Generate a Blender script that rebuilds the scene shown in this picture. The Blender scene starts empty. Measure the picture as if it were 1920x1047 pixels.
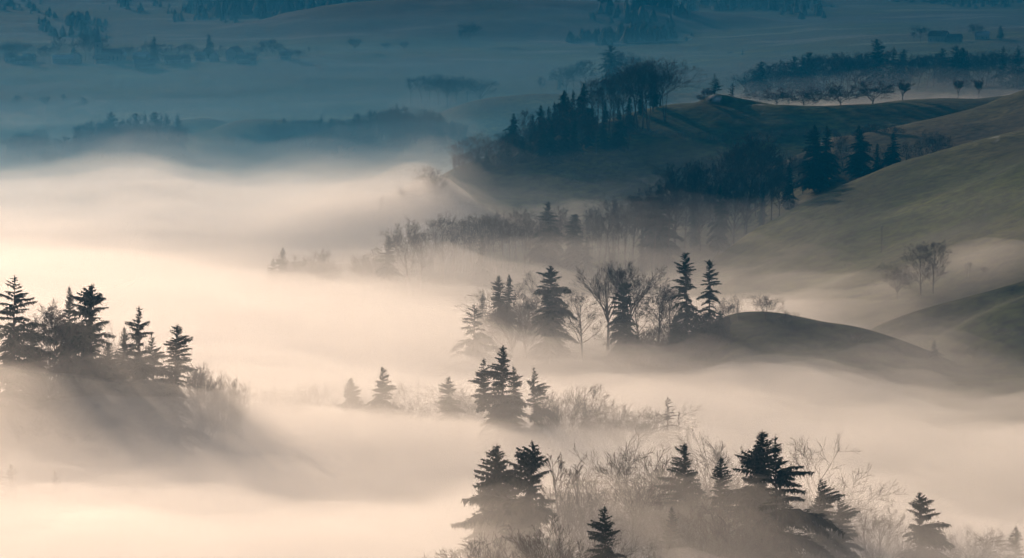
import bpy, math, random
import numpy as np
from mathutils import Vector

R = math.radians
scene = bpy.context.scene
col = scene.collection

# ------------------------------------------------------------------ camera
FPX = 6000.0                      # focal length in pixels of a 1920 wide frame
HOR = -100.0                      # pixel row of the level line (above the frame)
PITCH = math.atan((523.5 - HOR) / FPX)
cam_d = bpy.data.cameras.new("camera")
cam_d.sensor_width = 36.0
cam_d.lens = FPX / 1920 * 36.0
cam_d.clip_start = 1.0
cam_d.clip_end = 30000.0
cam = bpy.data.objects.new("camera", cam_d)
col.objects.link(cam)
cam.location = (0, 0, 0)
cam.rotation_euler = (math.pi / 2 - PITCH, 0, 0)
scene.camera = cam

# ------------------------------------------------------------------ sky, sun, exposure
SUN_AZ = -25.0                    # degrees from the view direction, minus = left
SUN_EL = 12.0
world = bpy.data.worlds.new("World")
scene.world = world
world.use_nodes = True
wn = world.node_tree.nodes
bg = wn["Background"]
sky = wn.new("ShaderNodeTexSky")
sky.sky_type = 'NISHITA'
sky.sun_disc = False
sky.sun_elevation = R(SUN_EL)
sky.sun_rotation = R(SUN_AZ)
sky.altitude = 700
world.node_tree.links.new(sky.outputs[0], bg.inputs[0])
bg.inputs[1].default_value = 0.06

sun_d = bpy.data.lights.new("sun", 'SUN')
sun_d.energy = 3.8
sun_d.angle = R(0.5)
sun_d.color = (1.0, 0.715, 0.50)
sun = bpy.data.objects.new("sun", sun_d)
col.objects.link(sun)
to_sun = Vector((math.sin(R(SUN_AZ)) * math.cos(R(SUN_EL)),
                 math.cos(R(SUN_AZ)) * math.cos(R(SUN_EL)), math.sin(R(SUN_EL))))
sun.rotation_euler = to_sun.to_track_quat('Z', 'Y').to_euler()
sun.location = to_sun * 500

vs = scene.view_settings
vs.view_transform = 'Standard'
vs.look = 'None'
vs.exposure = 0.32
vs.gamma = 1.0
vs.use_curve_mapping = False
cy = scene.cycles
cy.use_denoising = True
cy.use_adaptive_sampling = True
cy.adaptive_threshold = 0.06
cy.adaptive_min_samples = 32
cy.max_bounces = 7
cy.diffuse_bounces = 2
cy.volume_bounces = 5
cy.transparent_max_bounces = 64

# ------------------------------------------------------------------ helpers
ST, CT = math.sin(PITCH), math.cos(PITCH)

def at(px, py, Y):
    """world point on the line of sight through a photo pixel, Y metres ahead"""
    dx = (px - 960.0) / FPX
    dy = (523.5 - py) / FPX
    d = Vector((dx, CT + dy * ST, -ST + dy * CT))
    return d * (Y / d.y)

def hash2(ix, iy, seed):
    h = (ix * 374761393 + iy * 668265263 + seed * 1442695041) & 0xFFFFFFFF
    h = ((h ^ (h >> 13)) * 1274126177) & 0xFFFFFFFF
    h = (h ^ (h >> 16)) & 0xFFFFFFFF
    return h

def gnoise(x, y, seed=0):
    x = np.asarray(x, float); y = np.asarray(y, float)
    ix = np.floor(x).astype(np.int64); iy = np.floor(y).astype(np.int64)
    fx = x - ix; fy = y - iy
    ux = fx ** 3 * (fx * (fx * 6 - 15) + 10); uy = fy ** 3 * (fy * (fy * 6 - 15) + 10)
    def g(a, b, dx, dy):
        t = hash2(a, b, seed) / 4294967295.0 * 2 * np.pi
        return np.cos(t) * dx + np.sin(t) * dy
    n00 = g(ix, iy, fx, fy); n10 = g(ix + 1, iy, fx - 1, fy)
    n01 = g(ix, iy + 1, fx, fy - 1); n11 = g(ix + 1, iy + 1, fx - 1, fy - 1)
    a = n00 + (n10 - n00) * ux; b = n01 + (n11 - n01) * ux
    return (a + (b - a) * uy) * 1.5

def fbm(x, y, scale, octaves=4, seed=0, gain=0.5):
    s = 0; amp = 1.0; f = 1.0 / scale
    for o in range(octaves):
        s = s + amp * gnoise(x * f + 17.3 * o, y * f - 9.1 * o, seed + o)
        amp *= gain; f *= 2.03
    return s

class TPS:
    """smooth surface z(x, y) through scattered points"""
    def __init__(self, pts, smooth=0.0):
        P = np.array([(p[0] / 300.0, p[1] / 300.0) for p in pts]); z = np.array([p[2] for p in pts])
        n = len(P)
        K = self.k(P[:, None, :] - P[None, :, :]) + np.eye(n) * smooth
        A = np.zeros((n + 3, n + 3)); A[:n, :n] = K
        A[:n, n] = 1; A[:n, n + 1:] = P; A[n, :n] = 1; A[n + 1:, :n] = P.T
        self.w = np.linalg.solve(A, np.concatenate([z, np.zeros(3)])); self.P = P; self.n = n
    @staticmethod
    def k(d):
        r2 = (d ** 2).sum(-1)
        return 0.5 * r2 * np.log(r2 + 1e-12)
    def __call__(self, x, y):
        q = np.stack([np.ravel(x) / 300.0, np.ravel(y) / 300.0], -1)
        out = np.zeros(len(q))
        for i in range(0, len(q), 20000):
            c = q[i:i + 20000]
            out[i:i + 20000] = self.k(c[:, None, :] - self.P[None]) @ self.w[:self.n] + self.w[self.n] + c @ self.w[self.n + 1:]
        return out.reshape(np.shape(x))

def smax(a, b, k):
    h = np.clip(0.5 + 0.5 * (a - b) / k, 0, 1)
    return b + (a - b) * h + k * h * (1 - h)

def tag(o, label=None, cat=None, group=None, kind=None):
    if label: o["label"] = label
    if cat: o["category"] = cat
    if group: o["group"] = group
    if kind: o["kind"] = kind
    return o

def mesh_obj(name, verts, faces, mats, parent=None, smooth=True):
    me = bpy.data.meshes.new(name)
    me.from_pydata([tuple(v) for v in verts], [], [tuple(f) for f in faces])
    me.update()
    for m in (mats if isinstance(mats, (list, tuple)) else [mats]):
        me.materials.append(m)
    if smooth:
        me.polygons.foreach_set("use_smooth", [True] * len(me.polygons))
    o = bpy.data.objects.new(name, me)
    col.objects.link(o)
    if parent: o.parent = parent
    return o

def new_mat(name):
    m = bpy.data.materials.new(name); m.use_nodes = True
    nt = m.node_tree
    return m, nt, nt.nodes["Principled BSDF"]

# ------------------------------------------------------------------ terrain shape
base_pts = []
def B(px, py, Y): base_pts.append(tuple(at(px, py, Y)))
for px in (-600, 200, 960, 1700, 2500): base_pts.append(((px - 960) / FPX * 120, 120, -58))
for px in (-600, 200, 960, 1700, 2500): base_pts.append(((px - 960) / FPX * 330, 330, -86))
for px, py, Y in [
    (-400, 1300, 480), (0, 1330, 480), (400, 1330, 490), (700, 1300, 480), (880, 1230, 470), (1150, 1180, 470), (1420, 1120, 470), (1620, 1150, 490), (1900, 1190, 500), (2300, 1150, 500),
    (700, 1080, 560), (1100, 1060, 560), (1500, 1010, 570), (1900, 1010, 580),
    (-300, 770, 650), (0, 790, 650), (120, 800, 655), (300, 845, 655), (470, 880, 660), (620, 890, 665), (780, 880, 675), (930, 860, 680), (1100, 870, 685), (1270, 900, 690), (1600, 880, 700), (1900, 850, 710), (2300, 800, 700),
    (-200, 800, 780), (300, 800, 790), (800, 780, 790), (1300, 770, 800), (1800, 770, 800),
    (300, 720, 900), (700, 700, 900), (880, 672, 900), (1050, 668, 900), (1200, 668, 900), (1330, 662, 900), (1550, 720, 860),
    (0, 660, 1050), (500, 640, 1050), (900, 620, 1050), (1300, 610, 1030), (1560, 640, 985), (1800, 600, 985),
    (-300, 560, 1250), (100, 570, 1250), (400, 545, 1250), (550, 530, 1250), (700, 520, 1250), (900, 516, 1250), (1100, 508, 1255), (1250, 498, 1265), (1400, 440, 1300), (1550, 400, 1330),
    (0, 500, 1500), (400, 490, 1500), (700, 440, 1450), (950, 400, 1400), (1200, 350, 1400), (1450, 310, 1420), (1800, 280, 1400), (2200, 250, 1400),
    (0, 400, 1850), (500, 400, 1850), (900, 360, 1850), (1400, 280, 1800), (1900, 260, 1800),
    (-300, 300, 2200), (60, 300, 2200), (250, 292, 2200), (450, 290, 2200), (650, 288, 2200), (850, 282, 2200), (1100, 250, 2100), (1400, 200, 2100), (1700, 185, 2100), (1920, 180, 2100), (2300, 170, 2100),
    (-300, 195, 2600), (200, 190, 2600), (600, 185, 2600), (1000, 175, 2600), (1400, 140, 2550), (1900, 120, 2500), (2300, 110, 2500),
    (-300, 115, 3050), (100, 118, 3000), (300, 115, 3000), (500, 112, 3000), (800, 106, 3050), (1100, 105, 3050), (1400, 88, 3050), (1700, 72, 3000), (1900, 62, 3000), (2300, 60, 3000),
    (-300, 45, 3600), (100, 50, 3600), (400, 58, 3550), (800, 55, 3600), (1200, 55, 3600), (1600, 36, 3600), (1920, 28, 3600), (2300, 28, 3600),
    (-300, 0, 4200), (300, 8, 4200), (900, 6, 4200), (1500, 0, 4200), (2200, -8, 4200),
    (-300, -50, 5000), (900, -45, 5000), (2200, -50, 5000), (-300, -80, 6500), (900, -80, 6500), (2200, -80, 6500),
]: B(px, py, Y)
base_pts += [(-3000, 2500, -60), (3000, 2500, -30), (-3000, 600, -70), (3000, 600, 0), (-4000, 5000, 10), (4000, 5000, 20), (-4500, 9000, 160), (4500, 9000, 160), (0, 9000, 130)]
base = TPS(base_pts, 0.02)

class Hill:
    def __init__(self, crest, front, back, k=3.0, r=12.0, sm=40):
        # crest: (px, py, Y); front / back: slope of the sides; r: how round the top is
        c = sorted(crest)
        self.s = np.array([p[0] for p in c], float)
        self.Y = np.array([p[2] for p in c], float)
        self.z = np.array([at(*p).z for p in c])
        self.front, self.back, self.k, self.r, self.sm = front, back, k, r, sm
    def __call__(self, X, Y):
        s = 960 + FPX * X / (1.005 * Y)
        # smooth the crest line a little
        zc = sum(np.interp(s + d, self.s, self.z) for d in np.linspace(-1, 1, 9) * self.sm) / 9
        Yc = sum(np.interp(s + d, self.s, self.Y) for d in np.linspace(-60, 60, 9)) / 9
        over = np.maximum(0, self.s[0] - s) + np.maximum(0, s - self.s[-1])
        d = Y - Yc
        sl = np.where(d < 0, self.front, self.back)
        return zc - sl * (np.sqrt(d * d + self.r ** 2) - self.r) - np.minimum(over * Yc / FPX, 400) * 0.5

hills = [
    # ridge with the orchard trees and the wood running down its left end
    Hill([(300, 560, 1400), (500, 540, 1410), (640, 490, 1425), (720, 430, 1440), (770, 378, 1450), (820, 330, 1462), (900, 300, 1480), (1000, 266, 1500), (1100, 238, 1520), (1180, 212, 1540), (1240, 200, 1550), (1300, 196, 1550), (1400, 195, 1550), (1460, 194, 1550), (1520, 197, 1550), (1575, 195, 1550), (1640, 188, 1550), (1700, 182, 1550), (1780, 181, 1550), (1840, 182, 1550), (1920, 172, 1550), (2100, 160, 1550)], 0.21, 0.22, 2.5, 14),
    Hill([(1280, 208, 1556), (1310, 192, 1556), (1330, 179, 1556), (1352, 177, 1556), (1400, 187, 1556), (1450, 194, 1556), (1480, 202, 1556)], 0.5, 0.4, 1.0, 3, 12),
    # its nearer shoulder on the right
    Hill([(1560, 262, 1400), (1640, 246, 1410), (1750, 222, 1420), (1850, 194, 1430), (1920, 166, 1440), (2100, 120, 1450)], 0.16, 0.18, 2, 12),
    # big grass hill with its spurs
    Hill([(1300, 520, 1180), (1350, 480, 1200), (1400, 440, 1215), (1450, 407, 1225), (1520, 372, 1235), (1600, 336, 1245), (1680, 304, 1250), (1800, 274, 1250), (1920, 243, 1250), (2200, 190, 1250)], 0.15, 0.22, 3, 22),
    Hill([(1380, 530, 1110), (1450, 500, 1120), (1560, 448, 1140), (1700, 396, 1150), (1800, 350, 1150), (1920, 300, 1155), (2200, 220, 1160)], 0.17, 0.13, 5, 22),
    Hill([(1400, 600, 1010), (1500, 565, 1025), (1650, 500, 1045), (1800, 440, 1060), (1920, 392, 1070), (2200, 300, 1080)], 0.17, 0.13, 5, 22),
    # low hill behind the knoll
    Hill([(1500, 700, 950), (1580, 650, 950), (1640, 614, 950), (1680, 598, 950), (1720, 584, 950), (1780, 567, 950), (1850, 548, 950), (1920, 527, 950), (2200, 450, 950)], 0.26, 0.30, 1.2, 5, 25),
    Hill([(1700, 672, 915), (1780, 624, 915), (1850, 586, 915), (1920, 556, 915), (2200, 470, 915)], 0.3, 0.1, 1.5, 6),
    # knoll beside the pair of tall conifers
    Hill([(1240, 680, 905), (1300, 630, 905), (1345, 601, 905), (1390, 586, 905), (1440, 585, 903), (1480, 592, 900), (1540, 605, 897), (1600, 614, 893), (1660, 630, 890), (1720, 650, 886), (1780, 676, 882), (1860, 712, 878), (1960, 740, 875), (2100, 760, 870)], 0.26, 0.30, 1.2, 6, 22),
    # mounds in the far valley
    Hill([(230, 262, 2330), (300, 236, 2330), (370, 221, 2330), (420, 227, 2330), (480, 250, 2330)], 0.2, 0.3, 3, 25),
    Hill([(370, 262, 2260), (420, 236, 2260), (465, 225, 2260), (520, 226, 2260), (600, 236, 2260), (700, 262, 2260)], 0.2, 0.3, 3, 25),
    # pale far ridge between the woods
    Hill([(760, 262, 2340), (810, 222, 2345), (860, 194, 2350), (930, 180, 2350), (1010, 176, 2350), (1100, 178, 2350), (1300, 176, 2350)], 0.15, 0.2, 4, 30),
    # far slope above the village
    Hill([(200, 120, 3500), (330, 84, 3550), (420, 50, 3600), (500, 36, 3640), (545, 22, 3660), (600, 10, 3680), (700, 2, 3700), (820, -4, 3700), (1000, -2, 3700), (1200, 10, 3690), (1400, 30, 3650), (1700, 60, 3600)], 0.10, 0.25, 4, 25),
]

def ground(X, Y):
    X = np.asarray(X, float); Y = np.asarray(Y, float)
    z = base(X, Y)
    for h in hills:
        z = smax(z, h(X, Y), h.k)
    z = z + fbm(X, Y, 130, 3, 5) * 0.7 * np.clip(Y / 900, 0.5, 3) + fbm(X, Y, 48, 3, 15) * 0.75 * np.clip((Y - 950) / 80, 0, 1) + fbm(X, Y, 14, 2, 9) * 0.10
    return z

def ground_z(x, y): return float(ground(np.array([x]), np.array([y]))[0])

def grid_sheet(U, V, Zf):
    """quad sheet over a polar-ish grid: U = sideways slope values, V = distances"""
    nu, nv = len(U), len(V)
    uu, vv = np.meshgrid(U, V)
    X = uu * vv; Y = vv
    Z = Zf(X, Y)
    verts = np.stack([X.ravel(), Y.ravel(), Z.ravel()], -1)
    i = np.arange(nu * nv).reshape(nv, nu)
    faces = np.stack([i[:-1, :-1].ravel(), i[:-1, 1:].ravel(), i[1:, 1:].ravel(), i[1:, :-1].ravel()], -1)
    return verts, faces

def sheet_obj(name, verts, faces, mat):
    me = bpy.data.meshes.new(name)
    me.vertices.add(len(verts)); me.vertices.foreach_set("co", np.asarray(verts, np.float32).ravel())
    me.loops.add(faces.size); me.loops.foreach_set("vertex_index", faces.ravel().astype(np.int32))
    me.polygons.add(len(faces))
    n = faces.shape[1]
    me.polygons.foreach_set("loop_start", np.arange(0, faces.size, n, dtype=np.int32))
    me.polygons.foreach_set("use_smooth", np.ones(len(faces), bool))
    me.update(calc_edges=True); me.validate()
    me.materials.append(mat)
    o = bpy.data.objects.new(name, me); col.objects.link(o)
    return o

def concat_range(*parts): return np.unique(np.concatenate(parts))

# grass with drier patches, frost with painted-in bluish shade on the far fields, a few old snow patches (point attribute "cover": R frost, G snow, B dry grass)
gm, nt, bs = new_mat("grass_ground")
bs.inputs["Roughness"].default_value = 0.9
bs.inputs["Specular IOR Level"].default_value = 0.1
N = nt.nodes.new; LK = nt.links.new
ca = N("ShaderNodeVertexColor"); ca.layer_name = "cover"
sp = N("ShaderNodeSeparateColor"); LK(ca.outputs["Color"], sp.inputs[0])
geo = N("ShaderNodeNewGeometry")
def noise(scale, detail=4):
    n = N("ShaderNodeTexNoise"); n.inputs["Scale"].default_value = scale; n.inputs["Detail"].default_value = detail
    LK(geo.outputs["Position"], n.inputs["Vector"]); return n.outputs["Fac"]
def ramp(fac, stops):
    r = N("ShaderNodeValToRGB"); e = r.color_ramp.elements
    e[0].position, e[0].color = stops[0][0], (*stops[0][1], 1); e[1].position, e[1].color = stops[-1][0], (*stops[-1][1], 1)
    for p, c in stops[1:-1]: q = e.new(p); q.color = (*c, 1)
    LK(fac, r.inputs[0]); return r.outputs[0]
def mix(fac, a, b):
    m = N("ShaderNodeMix"); m.data_type = 'RGBA'; LK(fac, m.inputs["Factor"]); LK(a, m.inputs["A"]); LK(b, m.inputs["B"]); return m.outputs["Result"]
green = ramp(noise(0.02), [(0.3, (0.016, 0.034, 0.005)), (0.5, (0.036, 0.064, 0.008)), (0.7, (0.095, 0.125, 0.014))])
dry = ramp(noise(0.09), [(0.3, (0.060, 0.050, 0.026)), (0.7, (0.11, 0.090, 0.045))])
frost = ramp(noise(0.012, 6), [(0.3, (0.03, 0.045, 0.05)), (0.7, (0.065, 0.085, 0.10))])  # frost toned dark and bluish: distant shade and skylight put into its colour
snow = ramp(noise(0.3), [(0.3, (0.6, 0.62, 0.66)), (0.7, (0.75, 0.77, 0.80))])
fine = ramp(noise(0.22, 8), [(0.35, (0.5, 0.5, 0.52)), (0.5, (1.0, 1.0, 1.0)), (0.66, (1.45, 1.4, 1.3))])
# faint cattle tracks along the slopes
sz = N("ShaderNodeSeparateXYZ"); LK(geo.outputs["Position"], sz.inputs[0])
md = N("ShaderNodeMath"); md.operation = 'MULTIPLY_ADD'; LK(noise(0.03, 3), md.inputs[0]); md.inputs[1].default_value = 26.0; LK(sz.outputs["Z"], md.inputs[2])
sn = N("ShaderNodeMath"); sn.operation = 'SINE'; 
m2 = N("ShaderNodeMath"); m2.operation = 'MULTIPLY'; LK(md.outputs[0], m2.inputs[0]); m2.inputs[1].default_value = 2.2; LK(m2.outputs[0], sn.inputs[0])
track = ramp(sn.outputs[0], [(0.0, (1.0, 1.0, 1.0)), (0.7, (1.0, 1.0, 1.0)), (0.97, (0.72, 0.70, 0.66))])
m3 = N("ShaderNodeMix"); m3.data_type = 'RGBA'; m3.blend_type = 'MULTIPLY'; m3.inputs["Factor"].default_value = 1.0; LK(fine, m3.inputs["A"]); LK(track, m3.inputs["B"])
fine = m3.outputs["Result"]
c = mix(sp.outputs["Blue"], green, dry)
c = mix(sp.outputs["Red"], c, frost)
mm = N("ShaderNodeMix"); mm.data_type = 'RGBA'; mm.blend_type = 'MULTIPLY'; mm.inputs["Factor"].default_value = 1.0
LK(c, mm.inputs["A"]); LK(fine, mm.inputs["B"])
c = mix(sp.outputs["Green"], mm.outputs["Result"], snow)
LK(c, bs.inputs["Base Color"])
bp_ = N("ShaderNodeBump"); bp_.inputs["Strength"].default_value = 0.4; bp_.inputs["Distance"].default_value = 0.9
LK(noise(0.35, 8), bp_.inputs["Height"]); LK(bp_.outputs[0], bs.inputs["Normal"])

U = concat_range(np.linspace(-0.9, -0.19, 30), np.linspace(-0.19, 0.19, 420), np.linspace(0.19, 0.9, 30))
V = concat_range(np.geomspace(40, 420, 30), np.linspace(420, 1600, 330), np.geomspace(1600, 9000, 220))
v, f = grid_sheet(U, V, ground)
g = sheet_obj("ground", v, f, gm); tag(g, kind="structure")
def paint_cover():
    X, Y = v[:, 0], v[:, 1]
    sx = 960 + FPX * X / (1.005 * Y)
    n1 = fbm(X, Y, 420, 4, 61); n2 = fbm(X, Y * .6, 150, 3, 62); n3 = fbm(X, Y, 9, 3, 63)
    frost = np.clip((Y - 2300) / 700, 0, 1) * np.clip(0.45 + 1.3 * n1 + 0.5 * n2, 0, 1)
    dry = np.clip(0.25 + 0.9 * n2 + .4 * n1, 0, 1)
    snow = np.zeros_like(X)
    def patch(px0, px1, Y0, Y1, cut):
        nonlocal snow
        e = np.minimum.reduce([(sx - px0) / 14, (px1 - sx) / 14, (Y - Y0) / 3, (Y1 - Y) / 3])
        snow = np.maximum(snow, np.clip(np.clip(e, 0, 1) * (n3 * 2.2 + cut), 0, 1) * (e > 0))
    patch(1322, 1352, 1543, 1556, .9); patch(1368, 1402, 1546, 1556, .3); patch(1395, 1432, 1541, 1547, .5)
    patch(1800, 1925, 1548, 1556, .5); patch(1745, 1960, 1436, 1446, .4); patch(1845, 1870, 1236, 1250, .9); patch(1818, 1836, 1238, 1250, .2)
    rows_far = np.clip(fbm(X * .35, Y, 70, 2, 66) * 3 - 1.0, 0, 1) * (Y > 2900)
    snow = np.maximum(snow, rows_far * .25)
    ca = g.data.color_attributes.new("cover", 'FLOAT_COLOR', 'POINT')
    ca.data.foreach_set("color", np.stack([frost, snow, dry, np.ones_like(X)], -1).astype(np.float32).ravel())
paint_cover()


GZ = v[:, 2].reshape(len(V), len(U))
def gz(x, y):
    """height of the ground mesh"""
    u = np.asarray(x, float) / np.asarray(y, float); y = np.asarray(y, float)
    iu = np.clip(np.searchsorted(U, u) - 1, 0, len(U) - 2); iv = np.clip(np.searchsorted(V, y) - 1, 0, len(V) - 2)
    fu = (u - U[iu]) / (U[iu + 1] - U[iu]); fv = (y - V[iv]) / (V[iv + 1] - V[iv])
    return (GZ[iv, iu] * (1 - fu) + GZ[iv, iu + 1] * fu) * (1 - fv) + (GZ[iv + 1, iu] * (1 - fu) + GZ[iv + 1, iu + 1] * fu) * fv

def hit(px, py, y0=420, y1=6000):
    """where the line of sight through a photo pixel first meets the ground"""
    Y = np.linspace(y0, y1, 4000)
    d = at(px, py, 1.0)
    below = d.z * Y < gz(d.x * Y, Y)
    i = int(np.argmax(below))
    return Vector((d.x * Y[i], Y[i], float(gz(d.x * Y[i], Y[i]))))

# ------------------------------------------------------------------ tree materials
def plant_mat(name, c1, c2, scale, rough=0.85, trans=0.0):
    m, nt, bs = new_mat(name)
    tc = nt.nodes.new("ShaderNodeTexCoord"); nz = nt.nodes.new("ShaderNodeTexNoise")
    nz.inputs["Scale"].default_value = scale; nz.inputs["Detail"].default_value = 2
    rp = nt.nodes.new("ShaderNodeValToRGB")
    rp.color_ramp.elements[0].position = 0.35; rp.color_ramp.elements[1].position = 0.65
    rp.color_ramp.elements[0].color = (*c1, 1); rp.color_ramp.elements[1].color = (*c2, 1)
    nt.links.new(tc.outputs["Object"], nz.inputs["Vector"]); nt.links.new(nz.outputs["Fac"], rp.inputs[0])
    nt.links.new(rp.outputs[0], bs.inputs["Base Color"])
    bs.inputs["Roughness"].default_value = rough; bs.inputs["Specular IOR Level"].default_value = 0.15
    return m
NEEDLE = plant_mat("spruce_needles", (0.018, 0.030, 0.016), (0.035, 0.050, 0.022), 0.8)
NEEDLE_Y = plant_mat("fir_needles", (0.022, 0.034, 0.014), (0.045, 0.055, 0.024), 0.6)
BARK = plant_mat("spruce_bark", (0.045, 0.035, 0.028), (0.08, 0.06, 0.045), 3)
BARK_G = plant_mat("grey_bark", (0.06, 0.052, 0.045), (0.10, 0.088, 0.075), 3)
TWIG = plant_mat("twigs", (0.055, 0.042, 0.033), (0.085, 0.065, 0.05), 0.7)
TWIG_R = plant_mat("reddish_twigs", (0.10, 0.045, 0.032), (0.14, 0.065, 0.045), 0.7)

class MB:
    def __init__(self): self.v = []; self.f = []
    def tube(self, pts, rad, n=3):
        k0 = len(self.v); m = len(pts)
        for i in range(m):
            d = (pts[min(i + 1, m - 1)] - pts[max(i - 1, 0)])
            if d.length < 1e-6: d = Vector((0, 0, 1))
            d.normalize()
            a = d.orthogonal().normalized() if abs(d.z) < 0.9 else (Vector((1, 0, 0)) - d * d.x).normalized()
            b = d.cross(a)
            for j in range(n):
                t = 2 * math.pi * j / n
                self.v.append(pts[i] + (a * math.cos(t) + b * math.sin(t)) * rad[i])
        for i in range(m - 1):
            for j in range(n):
                q = k0 + i * n; j2 = (j + 1) % n
                self.f.append((q + j, q + j2, q + n + j2, q + n + j))
    def poly(self, *pts):
        k = len(self.v); self.v.extend(pts); self.f.append(tuple(range(k, k + len(pts))))
    def mesh(self, name, mat):
        me = bpy.data.meshes.new(name)
        me.from_pydata([tuple(p) for p in self.v], [], self.f); me.materials.append(mat); me.update()
        return me

UPV = Vector((0, 0, 1))

def spruce_mesh(seed, H=28.0, wide=0.15, crown_base=0.06, spacing=0.30, droop=0.35, ragged=0.3, taper=0.8,
                leaders=((0, 0, 1.0),), mat=None, side=None, cap=1.0, fine=1.0, hang=1.0, gap=0.0):
    """Norway spruce: whorled drooping branches carrying flat sprays and hanging twigs"""
    rnd = random.Random(seed)
    tr, cr = MB(), MB()
    for li, (ox, oy, hf) in enumerate(leaders):
        h = H * hf
        n = 12; pts = []; rad = []
        bend = rnd.uniform(-.25, .25), rnd.uniform(-.25, .25)
        z0 = 0 if li == 0 else H * 0.35
        for i in range(n + 1):
            t = i / n
            wob = math.sin(t * 5 + seed) * 0.12
            k = min(1, t * 2.0) if li else 1
            pts.append(Vector((ox * k + bend[0] * t * t * 3 * .4 + wob, oy * k + bend[1] * t * t + wob * .5, z0 + (h - z0) * t)))
            rad.append((0.012 * h + 0.04) * (1 - t) ** 0.9 * (0.6 if li else 1) + 0.02)
        tr.tube(pts, rad, 7)
        def axis(z):
            t = max(0, min(0.9999, (z - z0) / (h - z0))) * n; i = int(t)
            return pts[i].lerp(pts[i + 1], t - i)
        z = max(z0 + 1.0, H * crown_base); az = rnd.uniform(0, 6.28)
        R0 = H * wide * 1.7 * (1 if li == 0 else 0.75)
        lob = [rnd.uniform(0, 6.28) for _ in range(3)]
        while z < h - 0.25:
            t = (h - z) / h                              # 0 at the top
            az += 2.39996 + rnd.uniform(-.9, .9)
            prof = min(t ** taper / 0.78 ** taper, cap)
            prof *= 0.55 + 0.45 * min(1, (z - H * crown_base * 0.4) / (0.16 * H))
            amp = 1 + 0.22 * math.sin(az + lob[0] + z * .35) + ragged * 0.5 * math.sin(z * 1.1 + lob[1])
            L = R0 * prof * amp * rnd.uniform(1 - ragged, 1 + ragged * 0.55) + 0.12
            if side: L *= 1 + side[1] * math.cos(az - side[0])
            z += spacing * 0.62 * rnd.uniform(0.4, 1.6) * (0.6 + 0.55 * min(1, t * 3))
            if rnd.random() < gap: continue
            if L < 0.16: L = 0.16
            p0 = axis(z); out = Vector((math.cos(az), math.sin(az), 0))
            tt = min(1, t * 2.0)
            ca_ = 0.75 * (1 - tt) + 0.12 * tt + rnd.uniform(-.15, .15); cb_ = 0.25 * (1 - tt) + (0.35 + droop * .5) * tt
            m = 5; bp = []
            for i in range(m + 1):
                q = i / m
                zz = L * (ca_ * q - cb_ * q * q + 0.07 * q ** 4)
                bp.append(p0 + out * (L * q) + UPV * zz)
            cr.tube([bp[0], bp[3], bp[5]], [0.03 + 0.008 * L, 0.025, 0.012], 3)
            sd = out.cross(UPV)
            ns = max(3, int(L / 0.13 * fine))
            for i in range(ns):
                q = 0.02 + 0.98 * (i + rnd.random() * .9) / ns
                a = q * m; k = min(m - 1, int(a)); b = bp[k].lerp(bp[k + 1], a - k)
                ll = (0.26 + 0.34 * L * (1 - q) ** .8 * min(1, .25 + q * 2.2)) * rnd.uniform(0.45, 1.3)
                w = (0.10 + 0.055 * ll) * rnd.uniform(0.7, 1.4) / fine ** .5
                for sg in (-1, 1):
                    dr = (out * rnd.uniform(.2, .9) + sd * sg * rnd.uniform(.4, 1.0) + UPV * (rnd.uniform(-.65, .22) * hang)).normalized()
                    e = b + dr * ll
                    o2 = (dr.cross(UPV) + UPV * rnd.uniform(-.8, .8)).normalized() * w
                    mid = b.lerp(e, .55)
                    cr.poly(b, mid + o2, e - UPV * (0.16 * ll * hang), mid - o2)
                for _ in range(2 if rnd.random() < 0.7 * hang else 1):   # hanging twigs
                    hl = rnd.uniform(.2, 1.0) * (0.40 + 0.22 * L) * (1 - 0.55 * q) * min(1, .4 + L * .4)
                    o2 = (out * rnd.uniform(-1, 1) + sd * rnd.uniform(-1, 1)).normalized() * w
                    e = b + (out * rnd.uniform(-.3, .3) + sd * rnd.uniform(-.6, .6)) * (.4 + .1 * L) - UPV * hl
                    mid = b.lerp(e, .4)
                    cr.poly(b + o2 * .4, mid + o2, e, mid - o2)
            e = bp[m] + out * rnd.uniform(.15, .4) + UPV * rnd.uniform(-.1, .12)
            o2 = sd * 0.11
            cr.poly(bp[m - 1].lerp(bp[m], .4), bp[m] + o2, e, bp[m] - o2)
        # leading shoot
        tp = pts[-1]
        for k in range(5):
            a = k * 1.2566; d = Vector((math.cos(a), math.sin(a), 0)) * 0.10
            cr.poly(tp - UPV * 0.9 + d, tp - UPV * .3 + d * 1.3, tp + UPV * 0.5, tp - UPV * .4 - d * .4)
    return tr.mesh("trunk", BARK), cr.mesh("crown", mat or NEEDLE)

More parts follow.
